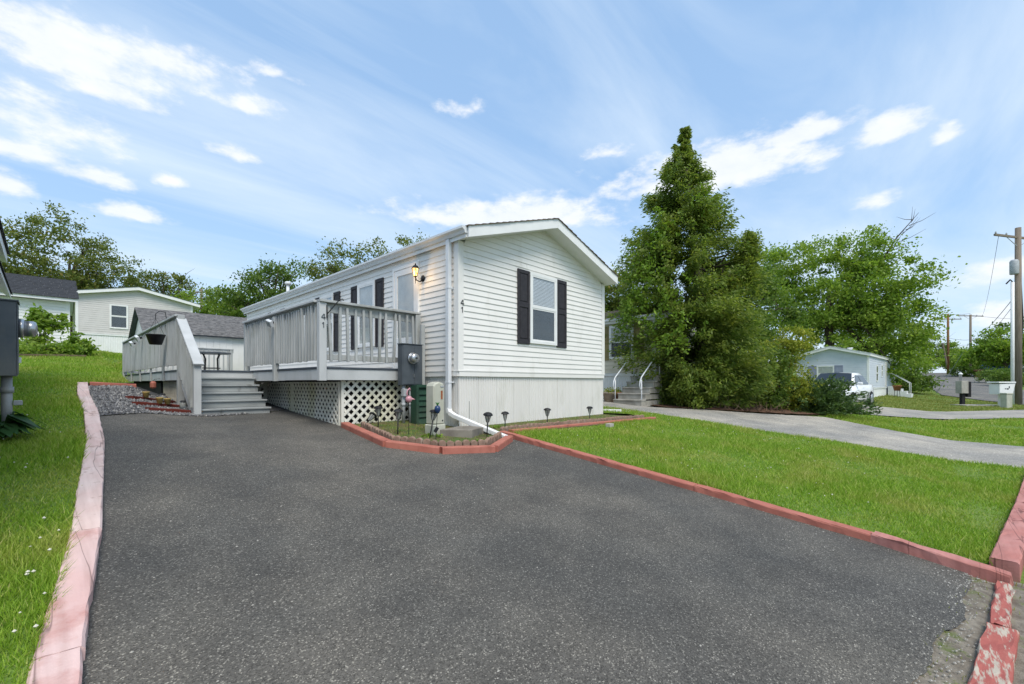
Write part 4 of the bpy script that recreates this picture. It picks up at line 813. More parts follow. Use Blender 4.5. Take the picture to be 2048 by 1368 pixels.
def stakes():
    x, y = 3.72, 5.62; z = H(x,y); r = thing('flamingo_stake', 'pink glass flamingo ornament on a thin stake', 'ornament', (x,y,z))
    MB().tube([(x,y,z-.05),(x,y,z+.50)], .0045, 6).build('stake', M['black'], r)
    m = MB(); m.lathe([(.008,-.055),(.040,-.035),(.052,0),(.040,.035),(.015,.05)], (x,y,z+.555), 14); m.tube([(x+.03,y-.02,z+.56),(x+.075,y-.05,z+.55)], [.022,.003], 8); m.build('body', M['pink_plastic'], r, True)
    MB().tube([(x-.015,y,z+.59),(x-.035,y,z+.64),(x-.02,y,z+.69),(x+.012,y,z+.715),(x+.03,y,z+.69)], [.014,.011,.010,.014,.010], 8).build('neck', M['pink_plastic'], r, True)
    MB().tube([(x+.03,y,z+.69),(x+.04,y,z+.66)], [.008,.002], 6).build('beak', M['black'], r)
    x, y = 3.82, 5.10; z = H(x,y); r = thing('pineapple_stake', 'blue glass pineapple ornament with green crown on a stake', 'ornament', (x,y,z))
    t = (x+.035, y, z+.40); MB().tube([(x,y,z-.05),(x+.03,y,z+.36),t], .0045, 6).build('stake', M['black'], r)
    MB().lathe([(.006,-.06),(.028,-.045),(.044,-.012),(.045,.015),(.034,.045),(.012,.058)], (t[0],t[1],t[2]+.055), 14).build('fruit', M['blue_glass'], r, True)
    m = MB()
    for k in range(7):
        a = k*.9; d = Vector((math.cos(a)*.022, math.sin(a)*.022, .05)); b = Vector((t[0],t[1],t[2]+.108)); m.tube([b, b+d*.6, b+d+Vector((d.x*.5,d.y*.5,0))], [.007,.006,.001], 5)
    m.build('crown_leaves', M['leaf_green'], r)
    m = MB(); m.beam((x-.022,y-.012,z+.135),(x+.022,y-.02,z+.20), .05, .018, (0,-1,.4)); m.build('solar_panel', M['black'], r, bevel=.004)
    x, y = 4.85, 5.55; z = H(x,y); r = thing('marker_rod', 'thin dark marker rod with a knob by the downspout', 'rod', (x,y,z)); MB().tube([(x,y,z-.05),(x,y,z+.50)], .004, 6).build('rod', M['black'], r); MB().lathe([(.012,-.02),(.024,-.008),(.024,.01),(.010,.02)], (x,y,z+.14), 10).build('knob', M['black'], r, True)
stakes()
def basket():
    x, y = 1.50, 11.1; r = thing('hanging_basket', 'black hanging flower basket outside the deck railing', 'planter', (x,y,2.26))
    MB().lathe([(.10,2.26),(.155,2.44),(.162,2.445),(.162,2.46),(.145,2.46),(.09,2.30)], (x,y,0), 18).build('bowl', M['black'], r, True)
    m = MB()
    for k in range(3):
        a = k*2.1+.3; m.tube([(x+.155*math.cos(a),y+.155*math.sin(a),2.455),(x,y,2.78)], .003, 5)
    m.build('wires', M['black'], r); MB().tube([(x,y,2.775),(x,y,2.87),(x+.06,y,2.93),(x+.15,y,2.92),(x+.17,y,2.79)], .007, 6).build('hook', M['black'], r)
basket()
def flood(label, x, y, z, s=1.0):
    r = thing('flood_light', label, 'lamp', (x,y,z), 0, 'flood lights on the deck rails')
    m = MB(); m.beam((x-.055*s,y-.02*s,z-.02*s),(x-.012*s,y-.02*s,z+.0), .13*s, .10*s, (0,-.3,1)); m.build('housing', M['alu'], r, bevel=.006)
    m = MB(); m.beam((x-.060*s,y-.021*s,z-.023*s),(x-.0555*s,y-.021*s,z-.021*s), .11*s, .08*s, (0,-.3,1)); m.build('lens', M['clear'], r)
    m = MB(); m.tube([(x-.01*s,y,z),(x+.03*s,y+.02*s,z+.01*s)], .02*s, 8); m.build('bracket', M['black'], r)
flood('flood light on the middle railing post of the deck', X0-.10, 8.58, 2.58, 1.2)
flood('flood light on the far left railing of the deck', XL-.10, 14.3, 2.62, 1.3)
flood('small flood light near the back corner of the left railing', XL-.10, 15.4, 2.55, 1.2)
def hook():
    x, y = X0+.11, YF-.05; r = thing('plant_hook', 'black plant hanger bracket at the top of the deck corner post', 'bracket', (x,y,2.6))
    MB().tube([(x-.02,y-.004,2.57),(x+.14,y-.07,2.80),(x+.19,y-.08,2.815),(x+.20,y-.08,2.79)], .008, 6).build('arm', M['black'], r); MB().tube([(x-.03,y+.0,2.50),(x-.03,y+.0,2.70)], .007, 6).build('mount', M['black'], r)
hook()
def table():
    x, y, z = 3.55, 16.2, DZ; r = thing('patio_table', 'dark metal patio table with glass top on the deck', 'table', (x,y,z))
    MB().lathe([(.50,.655),(.52,.66),(.52,.69),(.50,.70)], (x,y,z), 28).build('table_top', M['meter_grey'], r, True)
    for k in range(4):
        a = k*math.pi/2+.5; c, s = math.cos(a), math.sin(a); MB().tube([(x+.36*c,y+.36*s,z),(x+.24*c,y+.24*s,z+.12),(x+.22*c,y+.22*s,z+.5),(x+.30*c,y+.30*s,z+.652)], .014, 8).build('leg', M['black'], r, True)
    MB().lathe([(.21,.20),(.235,.20),(.235,.225),(.21,.225)], (x,y,z), 20).build('ring', M['black'], r, True)
table()
def gravel_bits():
    for i, (x, y, lab) in enumerate(((1.22,10.02,'little yellow pot on the top timber by the gravel'),(1.34,9.52,'left yellow pot on the middle timber'),(1.46,9.62,'right yellow pot on the middle timber'))):
        z = H(x,y)+.062; r = thing('small_pot', lab, 'pot', (x,y,z), 0, 'yellow pots on the gravel timbers'); MB().lathe([(.036,0),(.05,.085),(.055,.09),(.055,.105),(.045,.105)], (x,y,z), 12).build('cup', M['yellow_pot'], r, True); MB().lathe([(.004,.09),(.03,.10),(.004,.12)], (x,y,z), 8).build('filling', M['mulch'], r)
    for x, y, lab in ((1.50,10.32,'white garden lantern on the top gravel timber'),(1.62,9.28,'white lamp beside the stair foot')):
        z = H(x,y)+.06; r = thing('garden_lantern', lab, 'garden light', (x,y,z)); MB().lathe([(.03,0),(.045,.03),(.045,.09),(.03,.11)], (x,y,z), 10).build('lens', M['clear'], r, True); MB().lathe([(.05,.111),(.03,.135)], (x,y,z), 10).build('cap', M['black'], r)
    x, y = 1.60, 12.15; r = thing('hanging_lantern', 'small red lantern hanging under the deck edge', 'lantern', (x,y,1.40)); MB().lathe([(.03,1.38),(.055,1.41),(.055,1.50),(.03,1.54)], (x,y,0), 8).build('body', M['red'], r); MB().tube([(x,y,1.53),(x+.02,y,1.58),(XL,y,1.60)], .005, 5).build('hanger', M['black'], r)
gravel_bits()
# ---------------------------------------------------------------- garden shed behind the deck
def shed():
    x0, x1, y0, y1, zb, ze, zr = 2.34, 6.1, 19.0, 22.3, 1.5, 3.25, 4.15; r = thing('garden_shed', 'white garden shed with weathered shingle roof behind the deck', 'shed', (x0,y0,zb)); ym = (y0+y1)/2
    m = MB(); m.extrude([(y0,zb-.2),(y1,zb-.2),(y1,ze),(ym,zr-.02),(y0,ze)], 'x', x0+.03, x1-.03); m.build('wall', M['white'], r)
    n = 18
    for i in range(n):
        a = x0+.02+(x1-x0-.04)*i/n; b = x0+.02+(x1-x0-.04)*(i+1)/n-.008; MB().box(a, b, y0-.014, y0, zb-.1, ze-.06).build('wall_board', M['white'], r)
    for i in range(14):
        a = y0+(y1-y0)*i/14; b = y0+(y1-y0)*(i+1)/14-.008; f = lambda y: ze-.03+(zr-ze)*(1-abs(y-ym)/(ym-y0)); m = MB(); m.hexa([(x0+.012,a,zb-.1),(x0+.029,a,zb-.1),(x0+.029,b,zb-.1),(x0+.012,b,zb-.1),(x0+.012,a,f(a)),(x0+.029,a,f(a)),(x0+.029,b,f(b)),(x0+.012,b,f(b))]); m.build('wall_board', M['white'], r)
    sl = (zr-ze)/(ym-y0); rf = MB(); rf.extrude([(y0-.16,ze-sl*.16),(ym,zr),(y1+.16,ze-sl*.16),(y1+.16,ze-sl*.16+.05),(ym,zr+.05),(y0-.16,ze-sl*.16+.05)], 'x', x0-.12, x1+.12); roof = rf.build('roof', M['slate'], r)
    for s in (0, 1):
        n = 16
        for i in range(n):
            g = (lambda y: y) if s == 0 else (lambda y: y0+y1-y)
            a = y0-.19+(ym-y0+.19)*i/n; b = min(a+(ym-y0+.19)/n*1.15, ym+.02); zf = lambda y: ze+.05+sl*(y-y0)
            m = MB(); xx = x0-.14
            while xx < x1+.14:
                wd = random.uniform(.22,.36); e = min(xx+wd, x1+.15); dz = random.uniform(0,.009); j = random.uniform(-.012,.012)
                m.hexa([(xx,g(a+j),zf(a+j)+.004),(e-.004,g(a+j),zf(a+j)+.004),(e-.004,g(b),zf(b)+.002),(xx,g(b),zf(b)+.002),(xx,g(a+j),zf(a+j)+.026+dz),(e-.004,g(a+j),zf(a+j)+.026+dz),(e-.004,g(b),zf(b)+.009),(xx,g(b),zf(b)+.009)]); xx = e
            m.build('shingle_course', M['shed_roof'], roof)
    m = MB(); m.box(x0-.004,x0+.011,ym-.75,ym-.25,ze-.72,ze-.22); w = m.build('window', M['black'], r); MB().box(x0-.010,x0-.0045,ym-.70,ym-.30,ze-.67,ze-.27).build('pane', M['car_glass'], w)
shed()
# ---------------------------------------------------------------- neighbouring homes
def left_shed():
    r = local_root('white_outbuilding', 'white sided outbuilding with dark shingle roof on the left bank', 'outbuilding', (-7.4, 22.7, 2.6), 0); W, L = 8.0, 4.2; zw_ = 1.85
    m = MB(); m.box(.02, W-.02, .02, L-.02, -.3, zw_); m.build('wall', M['grey_siding'], r)
    for fc, ln in (('F', W), ('R', L)):
        wl = Wall(fc, W, L); m = MB(); z = -.2
        while z < zw_-.02: wl.quad(m, .09, ln-.09, .09, ln-.09, -.01, .017, -.01, .004, z, min(z+.101, zw_)-.0005); z += .1016
        m.build('siding', M['white'], r)
    for x, y in ((0,0),(W,0),(W,L)): MB().box(x-.022 if x == 0 else x-.09, x+.09 if x == 0 else x+.022, y-.022 if y == 0 else y-.09, y+.09 if y == 0 else y+.022, -.3, zw_-.001).build('corner_trim', M['white'], r)
    rf = MB(); zr = zw_+1.05; rf.extrude([(-.3,zw_-.02),(L/2,zr-.05),(L+.3,zw_-.02),(L+.3,zw_+.10),(L/2,zr+.07),(-.3,zw_+.10)], 'x', -.2, W+.22); roof = rf.build('roof', M['white'], r)
    for s in (0, 1):
        for i in range(14):
            g = (lambda y: y) if s == 0 else (lambda y: L-y); hw = L/2+.34; a = -.34+hw*i/14; b = min(a+hw/14*1.15, L/2+.02); zf = lambda y: zw_+.225+(zr-zw_+.07-.10)/(L/2+.3)*y-.0
            m = MB(); xx = -.24
            while xx < W+.22:
                e = min(xx+random.uniform(.25,.4), W+.25); dz = random.uniform(0,.008); m.hexa([(xx,g(a),zf(a)+.0),(e-.004,g(a),zf(a)+.0),(e-.004,g(b),zf(b)),(xx,g(b),zf(b)),(xx,g(a),zf(a)+.024+dz),(e-.004,g(a),zf(a)+.024+dz),(e-.004,g(b),zf(b)+.008),(xx,g(b),zf(b)+.008)]); xx = e
            m.build('shingle_course', M['dark_roof'], roof)
left_shed()
g = local_root('grey_mobile_home', 'light grey mobile home with a wide gable up on the left bank', 'mobile home', (1.15, 33.7, 3.3), R(-1)); home(g, 5.2, 12, .88, 3.05, .22, ('grey_siding','white','dark_roof'), ov=.25, eov=.35, step=.115, faces='FLR'); wl = Wall('F', 5.2, 12); window(g, wl, 1.75, .80, 1.30, 2.68, None, frame='white')
nb = local_root('left_neighbor_home', 'neighbouring home whose eave shows at the left picture edge', 'mobile home', (-5.2, 3.2, .4), 0); home(nb, 4.45, 8.7, 1.0, 3.35, .32, ('siding','skirt','dark_roof'), ov=.3, eov=.28, faces='FLRB', zbot=-.3)
lo = thing('window_awning', 'low grey awning edge at the left picture edge above the meter', 'awning', (-.74,8.6,3.0)); m = MB(); m.extrude([(-.745,3.30),(-.42,3.02),(-.42,3.08),(-.745,3.36)], 'y', 8.7, 12.0); m.build('canopy', M['white'], lo); MB().extrude([(-.735,3.365),(-.40,3.085),(-.40,3.10),(-.735,3.38)], 'y', 8.69, 12.02).build('cover', M['dark_roof'], lo)
m2 = meter('grey electric meter on a post at the left picture edge', -.35, 6.9, 1.57, 2.33, .34, '+x', .15)
for dy, rr in ((0,.042),(.14,.03)):
    MB().tube([(-.27,6.85+dy,H(-.27,6.9)),(-.27,6.85+dy,1.569)], rr, 12).build('conduit', M['conduit'], m2, True)
MB().lathe([(.052,0),(.052,.06)], (-.27,6.85,1.40), 12).build('coupling', M['conduit'], m2, True)
MB().box(-.225,-.16,6.82,6.88,1.27,1.32).build('spigot', M['conduit'], m2, bevel=.006)
MB().box(-.41,-.352,6.70,7.12,.9,2.45).build('backing_board', M['meter_grey'], m2, bevel=.006)
# right neighbour behind the evergreen
rn = local_root('cream_mobile_home', 'cream mobile home with tan shutters behind the evergreen tree', 'mobile home', (14.0, 6.6, .60), 0)
home(rn, 4.4, 13, 1.15, 3.05, .3, ('cream_siding','white','roofing'), ov=.3, eov=.12, step=.14, faces='FL'); wl = Wall('L', 4.4, 13)
window(rn, wl, 7.86-6.6, .95, 1.75, 2.95, 'curtain', 'tan_shutter', .36, grid=True)
MB().box(-.20,-.121,-.28,13.1,3.10,3.20).build('gutter', M['alu'], rn, bevel=.01)
def steps():
    r = thing('concrete_steps', 'concrete steps with metal handrails at the cream home', 'steps', (12.5,6.35,.8)); zb = H(12.4,6.6)+.02; n = 5; rise = .19
    for k in range(n): MB().box(12.5+k*.28, 13.94, 6.35, 7.3, zb+k*rise+(-.1 if k == 0 else .001), zb+(k+1)*rise-.04).build('step', M['concrete'], r); MB().box(12.475+k*.28, 12.5+k*.28+.29, 6.335, 7.315, zb+(k+1)*rise-.039, zb+(k+1)*rise).build('tread', M['concrete'], r, bevel=.006)
    for y in (6.37, 7.28):
        m = MB(); zt = zb+rise; m.tube([(12.56,y,zt-.02-(.2 if y < 6.8 else 0)),(12.56,y,zt+.62)], .018, 8); m.tube([(13.8,y,zb+5*rise),(13.8,y,zb+5*rise+.80)], .018, 8)
        m.tube([(12.56,y,zt+.30),(12.47,y,zt+.34),(12.43,y,zt+.45),(12.47,y,zt+.58),(12.56,y,zt+.70),(13.8,y,zb+5*rise+.82),(13.95,y,zb+5*rise+.86)], .02, 8); m.build('hand_rail', M['alu'], r, True)
steps()
def plant_pot(x, y, s, mat, label, fol, z=None):
    z = H(x,y)+.035 if z is None else z; r = thing('flower_pot', label, 'flower pot', (x,y,z)); MB().lathe([(.15*s,0),(.21*s,.27*s),(.235*s,.275*s),(.235*s,.33*s),(.20*s,.33*s),(.19*s,.29*s)], (x,y,z), 18).build('pot', M[mat], r, True)
    n = 260; c = rng.normal(0, 1, (n,3))*np.array((.10*s,.10*s,.06*s))+np.array((0,0,.36*s)); leaf_obj('foliage', c, np.full(n,.06*s), M[fol], r); return r
# ---------------------------------------------------------------- plants
def leaf_verts(c, s, asp=.5, up=.35, axis=None):
    n = len(c); a = rng.normal(0, 1, (n,3)) if axis is None else axis+rng.normal(0, .45, (n,3)); a[:,2] -= .15; a /= np.linalg.norm(a, axis=1)[:,None]+1e-9
    nr = rng.normal(0, 1, (n,3)); nr[:,2] += up*3; b = np.cross(nr, a); b /= np.linalg.norm(b, axis=1)[:,None]+1e-9
    s = np.asarray(s)[:,None]; return np.stack([c-a*s*.5, c+b*s*asp*.5-a*s*.08, c+a*s*.5, c-b*s*asp*.5-a*s*.08], 1).reshape(-1,3)
def leaf_obj(name, c, s, mat, parent, asp=.55, up=.35, axis=None):
    return np_mesh(name, leaf_verts(np.asarray(c), s, asp, up, axis), 4, mat, parent)
plant_pot(12.75, 7.62, .95, 'pot_grey', 'grey brown pot of yellow plants at the foot of the concrete steps', 'yellow_shrub'); plant_pot(13.15, 7.55, .95, 'terracotta', 'terracotta pot beside the concrete steps', 'yellow_shrub')

def limbs(mb, base, ends, r0, h0, seed=0):
    rd = random.Random(seed)
    for e in ends:
        e = Vector(e); b = Vector(base)+Vector((0,0,h0*rd.uniform(.55,1))); mid = (b+e)/2+Vector((rd.uniform(-.1,.1),rd.uniform(-.1,.1),.12))*(e-b).length*.6; L = (e-b).length
        mb.tube([b, b+(mid-b)*.5+Vector((0,0,.05*L)), mid, e], [r0*.55, r0*.42, r0*.28, r0*.06], 6)
        for k in range(3):
            t = rd.uniform(.4,.95); p = b.lerp(mid, t*2) if t < .5 else mid.lerp(e, t*2-1); q = p+Vector((rd.uniform(-1,1),rd.uniform(-1,1),rd.uniform(.1,1)))*L*.32; mb.tube([p, (p+q)/2+Vector((0,0,.03*L)), q], [r0*.16, r0*.1, r0*.03], 5)
def tree(name, label, x, y, lobes, nclump, nleaf, leaf, mat, tr=.2, clump=.6, cat='tree', group=None, z=None, asp=.55, sx=1, trunk_h=None, up=.35, shell=.45):
    """lobes: (across the view, away from the viewer, height, rx, ry, rz), metres from the tree's foot"""
    z = H(x,y)-.05 if z is None else z; r = thing(name, label, cat, (x,y,z), 0, group); v = Vector((x,y)).normalized(); rt = np.array((v.y,-v.x,0)); fw = np.array((v.x,v.y,0)); upv = np.array((0,0,1.))
    lobes = [(l[0]*sx, l[1], l[2], l[3]*sx, l[4], l[5]) for l in lobes]; vol = np.array([l[3]*l[4]*l[5] for l in lobes])**.8; pick = rng.choice(len(lobes), nclump, p=vol/vol.sum()); C = []
    for i in pick:
        l = lobes[i]; d = rng.normal(0,1,3); d /= np.linalg.norm(d); d *= rng.uniform(shell,1)**.6; C.append(rt*(l[0]+d[0]*l[3])+fw*(l[1]+d[1]*l[4])+upv*max(.08, l[2]+d[2]*l[5]))
    C = np.array(C); cs = clump*rng.uniform(.55,1.25,nclump); idx = rng.integers(0, nclump, nleaf)
    P = C[idx]+rng.normal(0,1,(nleaf,3))*cs[idx][:,None]*np.array((.5,.5,.30)); k = P[:,2] > .03; P = P[k]
    leaf_obj('crown', P, leaf*rng.uniform(.6,1.35,len(P)), mat, r, asp, up)
    top = max(l[2] for l in lobes); th = trunk_h or top*.75; m = MB()
    m.tube([(x,y,z-.1),(x+.02*th,y,z+th*.35),(x-.01*th,y+.02*th,z+th*.7),(x,y,z+th)], [tr*1.25,tr,tr*.75,tr*.3], 9)
    ends = [Vector((x,y,z))+Vector(C[i]) for i in rng.choice(nclump, min(nclump, 16), replace=False)]; limbs(m, (x,y,z+.2*th), ends, tr, th*.6, int(x*7)); m.build('trunk', M['bark'], r, True)
    return r
# ---- the tall evergreen
def evergreen():
    x, y = 15.4, 5.3; z = H(x,y); K = 1.0; r = thing('evergreen_tree', 'tall bushy evergreen tree beside the pale driveway', 'tree', (x,y,z)); v = Vector((x,y)).normalized(); rt = np.array((v.y,-v.x,0)); fw = np.array((v.x,v.y,0))
    prof = [(.0,1.5),(.28,1.75),(1.1,2.1),(1.96,2.3),(2.8,2.38),(3.64,2.25),(4.5,2.05),(5.3,1.75),(6.16,1.5),(7.0,1.12),(7.84,.74),(8.68,.36),(9.2,.15),(9.5,.05)]; cen = [(0,-.45),(2,-.75),(4,-.9),(7,-.9),(9.6,-.8)]
    nb_, nc = 420, 13   # boughs, and sprays along each of them
    h0 = rng.uniform(0,9.45,nb_*5); r0 = ip(prof, h0); k = rng.random(nb_*5) < (r0+.16)/2.8; h0, r0 = h0[k][:nb_], r0[k][:nb_]; nb_ = len(h0); t0 = np.arange(nb_)*2.39996+rng.normal(0,.25,nb_)
    bi = np.repeat(np.arange(nb_), nc); t = np.tile(np.linspace(.30,1.0,nc), nb_)+rng.uniform(-.04,.04,nb_*nc); n = len(bi); wob = 1+.10*np.sin(t0*3+h0*1.7)+rng.normal(0,.09,nb_); th = t0[bi]+rng.normal(0,.17,n)*(.4+.6*(1-np.abs(2*t-1.2)))/np.maximum(.5,r0[bi])
    hh = h0[bi]+r0[bi]*.20*(t-.6)+.10*np.sin(t*3)-.16*t**3*(h0[bi] < 4)+rng.normal(0,.07,n); hh = np.clip(hh,.03,9.55); rr = r0[bi]
    rad = rr*wob[bi]*t*.95
    lat = rad*np.cos(th)+ip(cen, hh); dep = rad*np.sin(th)*np.where(np.sin(th) > 0, .75, 1)
    C = lat[:,None]*rt+dep[:,None]*fw+np.array((0,0,1.))*hh[:,None]; out = (np.cos(th)[:,None]*rt+np.sin(th)[:,None]*fw)+np.array((0,0,.35))
    # the separate leader on the right shoulder
    m2 = 230; t2 = rng.uniform(0,1,m2); a2 = rng.uniform(0,2*np.pi,m2); r2 = .66*(1-t2)**.7*rng.uniform(.4,1,m2); C2 = (1.45+.25*t2+r2*np.cos(a2))[:,None]*rt+(r2*np.sin(a2)-.1)[:,None]*fw+np.array((0,0,1.))*(3.6+2.0*t2)[:,None]; o2 = np.cos(a2)[:,None]*rt+np.sin(a2)[:,None]*fw+np.array((0,0,.8))
    C2 = C2-rt*.55; C = np.concatenate([C,C2])*np.array((K,K,K)); out = np.concatenate([out,o2]); per = 30; idx = np.repeat(np.arange(len(C)), per); N_ = len(idx)
    up = np.array((0,0,1.)); dirn = out[idx]/np.linalg.norm(out[idx],axis=1)[:,None]; tp = np.clip((9.9-C[idx][:,2])/2.4,.3,1)[:,None]; P = C[idx]+dirn*rng.uniform(-.16,.22,N_)[:,None]*tp+rng.normal(0,.080,(N_,3))*tp; k = P[:,2] > .05
    leaf_obj('crown', P[k], rng.uniform(.07,.17,k.sum()), M['conifer'], r, .34, .2, (dirn+np.array((0,0,-.55)))[k])
    # vines grown into it
    c = []
    for la, hi, s, q in ((-1.2,3.6,.8,70),(-1.6,4.6,.6,50),(-.9,5.7,.5,40),(-.4,2.6,.7,60),(-1.9,2.9,.4,40),(.3,6.5,.4,25)):
        for _ in range(q):
            a = rng.uniform(-.9,.9); rr0 = ip(prof, hi)*1.02; p = np.array([la-.6+rng.normal(0,s*.5), 0, hi+rng.normal(0,s*.8)]); dp = -math.sqrt(max(.05, rr0**2-(p[0]-ip(cen,hi))**2)); c += [p[0]*rt+(dp+rng.normal(0,.1))*fw+up*p[2]+rng.normal(0,.07,3) for _ in range(7)]
    c = np.array(c)*K; leaf_obj('vine_leaves', c, rng.uniform(.08,.16,len(c)), M['vine'], r, .6, .4)
    m = MB(); m.tube([(x,y,z-.1),(x-.2,y+.25,z+3.5),(x-.55,y+.6,z+8)], [.26,.2,.04], 10)
    for k in range(30):
        hz = random.uniform(.3,5); a = random.uniform(0,6.28); L = ip(prof,hz)*.45; m.tube([(x,y,z+hz),(x+math.cos(a)*L*.6,y+math.sin(a)*L*.6,z+hz+.1*L),(x+math.cos(a)*L,y+math.sin(a)*L,z+hz+.4*L)], [.05,.03,.008], 5)
    m.build('trunk', M['bark'], r, True)
evergreen()
def shrub(label, x, y, lobes, ncl, nl, leaf, mat, name='shrub', group='shrubs around the evergreen', clump=.3, asp=.55, up=.3, th=.5): return tree(name, label, x, y, lobes, ncl, nl, leaf, mat, .03*min(1, th*2), clump, 'shrub', group, asp=asp, trunk_h=th, up=up)
shrub('dark low shrub against the right side of the concrete steps', 14.35, 5.55, [(0,0,.55,.75,.6,.6)], 60, 5200, .09, M['conifer'])
shrub('dark bare-bottomed shrub under the evergreen facing the pale driveway', 15.9, 4.85, [(0,0,.65,.9,.7,.7),(.5,.2,.9,.7,.6,.7)], 70, 6500, .09, M['conifer'])
shrub('dark broad leaved shrub right of the evergreen trunk', 17.3, 4.3, [(0,0,.8,1.0,.8,.9),(.2,.3,1.6,.8,.7,.8)], 90, 8000, .10, M['broad_dark'])
shrub('yellow green shrub between the evergreen and the juniper', 18.3, 3.75, [(0,0,.9,.85,.8,.95),(-.2,.2,1.9,.7,.6,.8),(.35,.2,2.55,.55,.5,.5)], 120, 11000, .09, M['yellow_shrub'])
def juniper():
    x, y = 19.4, 3.1; z = H(x,y); r = thing('juniper_shrub', 'spreading dark juniper in front of the white car', 'shrub', (x,y,z), 0, 'shrubs around the evergreen'); P = []; A = []; m = MB()
    for k in range(240):
        a = random.uniform(0,6.28); e = random.uniform(.08,1.25)**1.15; L = random.uniform(.8,2.05)*(1.12-.25*e); d = np.array((math.cos(a)*math.cos(e), math.sin(a)*math.cos(e), math.sin(e)))
        n = 95; t = rng.uniform(.15,1,n); p = d*(t*L)[:,None]+np.array((0,0,-.18))*(t**2)[:,None]+rng.normal(0,.055,(n,3)); p[:,2] = np.maximum(p[:,2],.03); P.append(p); A.append(np.tile(d,(n,1)))
        if k < 30: m.tube([(x,y,z),(x+d[0]*L*.6,y+d[1]*L*.6,z+d[2]*L*.6)], [.02,.006], 5)
    leaf_obj('crown', np.concatenate(P), rng.uniform(.08,.17,95*240), M['juniper'], r, .36, .2, np.concatenate(A)); m.build('trunk', M['bark'], r)
juniper()
def twigs():
    m = MB()
    for k in range(60):
        x = random.uniform(14.6,16.6); y = 4.55-(x-14.6)*.62+random.uniform(-.05,.5); z = H(x,y)+.06; a = random.uniform(0,6.28); L = random.uniform(.15,.45); m.tube([(x,y,z),(x+math.cos(a)*L*.5,y+math.sin(a)*L*.5,z+random.uniform(.04,.25)),(x+math.cos(a)*L,y+math.sin(a)*L,z+random.uniform(.02,.4))], [.009,.007,.003], 4)
    tag(m.build('twigs', M['deadwood']), 'dead brown twigs on the mulch under the evergreen', 'twigs', kind='stuff')
twigs()
# ---- big trees: positions are feet of the trees, lobes in metres
tree('leafy_tree', 'large bright green tree behind the blue mobile home', 46, 6.0, [(0,0,8,4.4,4,3.4),(-4.5,0,7.6,3.2,3.4,3.2),(3.8,0,7.6,3.4,3.2,3),(6.2,0,5.2,2.8,3,2.4),(6.8,0,8.6,2.2,2.2,1.8),(0,0,4.4,5,3.5,2.6),(2.4,1,11.9,2.6,2.6,1.9),(-2.4,0,11.6,2.2,2.3,1.7),(-5.8,0,11.0,2.0,2.2,1.7),(4.8,0,10.8,1.8,1.8,1.3),(6.0,0,2.4,2.4,2.4,1.6)], 400, 62000, .24, M['broad'], .36, 1.0, group='trees behind the homes', sx=.74)
tree('leafy_tree', 'darker green tree right behind the evergreen tree', 34, 10.5, [(0,0,6.2,2.2,2.4,2.8),(1.2,0,8.0,1.9,2,1.8),(.3,0,3.4,2.6,2.2,2.3),(2.2,0,5,2,2,2.4)], 130, 17000, .24, M['broad_dark'], .3, .9, group='trees behind the homes')
tree('leafy_tree', 'tree showing above the cream home roof left of the evergreen', 27, 15.5, [(0,0,6.2,2.2,2,1.4),(-.6,0,7.1,1.2,1.3,.8),(0,0,4.4,2.4,2,1.8)], 80, 7500, .20, M['olive'], .22, .7, group='trees behind the homes')
tree('leafy_tree', 'open twiggy tree rising behind the far left outbuilding', 1.2, 44, [(-.3,0,6.4,3.0,3,2.8),(-3.0,0,6.6,2.4,2.6,2.4),(2.2,0,5.6,2.0,2.4,1.8),(-.8,0,8.9,1.5,1.7,1.2),(3.0,0,4.6,1.5,1.9,1.2),(-1,0,4.0,3.6,3,2.0),(-5,0,5.2,2.2,2.6,2.4)], 330, 30000, .185, M['olive'], .17, .75, group='trees behind the homes')
tree('leafy_tree', 'tree crown showing above the roof of the white home, left one', 18.2, 34.7, [(-1.3,0,8.4,1.9,1.7,1.4),(-2.5,0,7.1,1.7,1.6,1.1),(2.2,0,9.4,2.0,1.7,.9),(4.1,0,10.3,1.3,1.2,.7),(0,0,6.4,3,2.4,1.5)], 120, 8200, .22, M['olive'], .24, .8, group='trees behind the homes')
tree('leafy_tree', 'thin tree tip above the front of the white home roof', 24, 29, [(0,0,9.9,.9,.9,.9),(.2,0,8.4,1.4,1.2,1.2)], 34, 1500, .20, M['olive'], .14, .6, group='trees behind the homes')
tree('leafy_tree', 'rounded dark tree behind the vent pipe of the white home', 11.5, 34.5, [(-.4,0,5.0,2.0,2,1.7),(.6,0,6.2,1.3,1.4,1.0),(-1.6,0,3.8,2.2,2,1.5)], 110, 9500, .19, M['broad_dark'], .25, .7, group='trees behind the homes')
tree('leafy_tree', 'low yellow green tree left of the rounded dark tree', 9.5, 39.5, [(-1.0,0,3.8,2.4,2,1.5),(1.4,0,3.4,2.4,2,1.6),(.2,0,4.6,1.6,1.6,1.0)], 110, 9500, .19, M['broad'], .2, .7, group='trees behind the homes')
tree('leafy_tree', 'small tree beside the grey home gable', 7.0, 45, [(0,0,5.2,2.2,1.8,1.6),(-1.5,0,5.4,1.6,1.5,1.2),(1.8,0,4.2,2.4,1.8,1.6)], 80, 6500, .19, M['olive'], .18, .65, group='trees behind the homes')
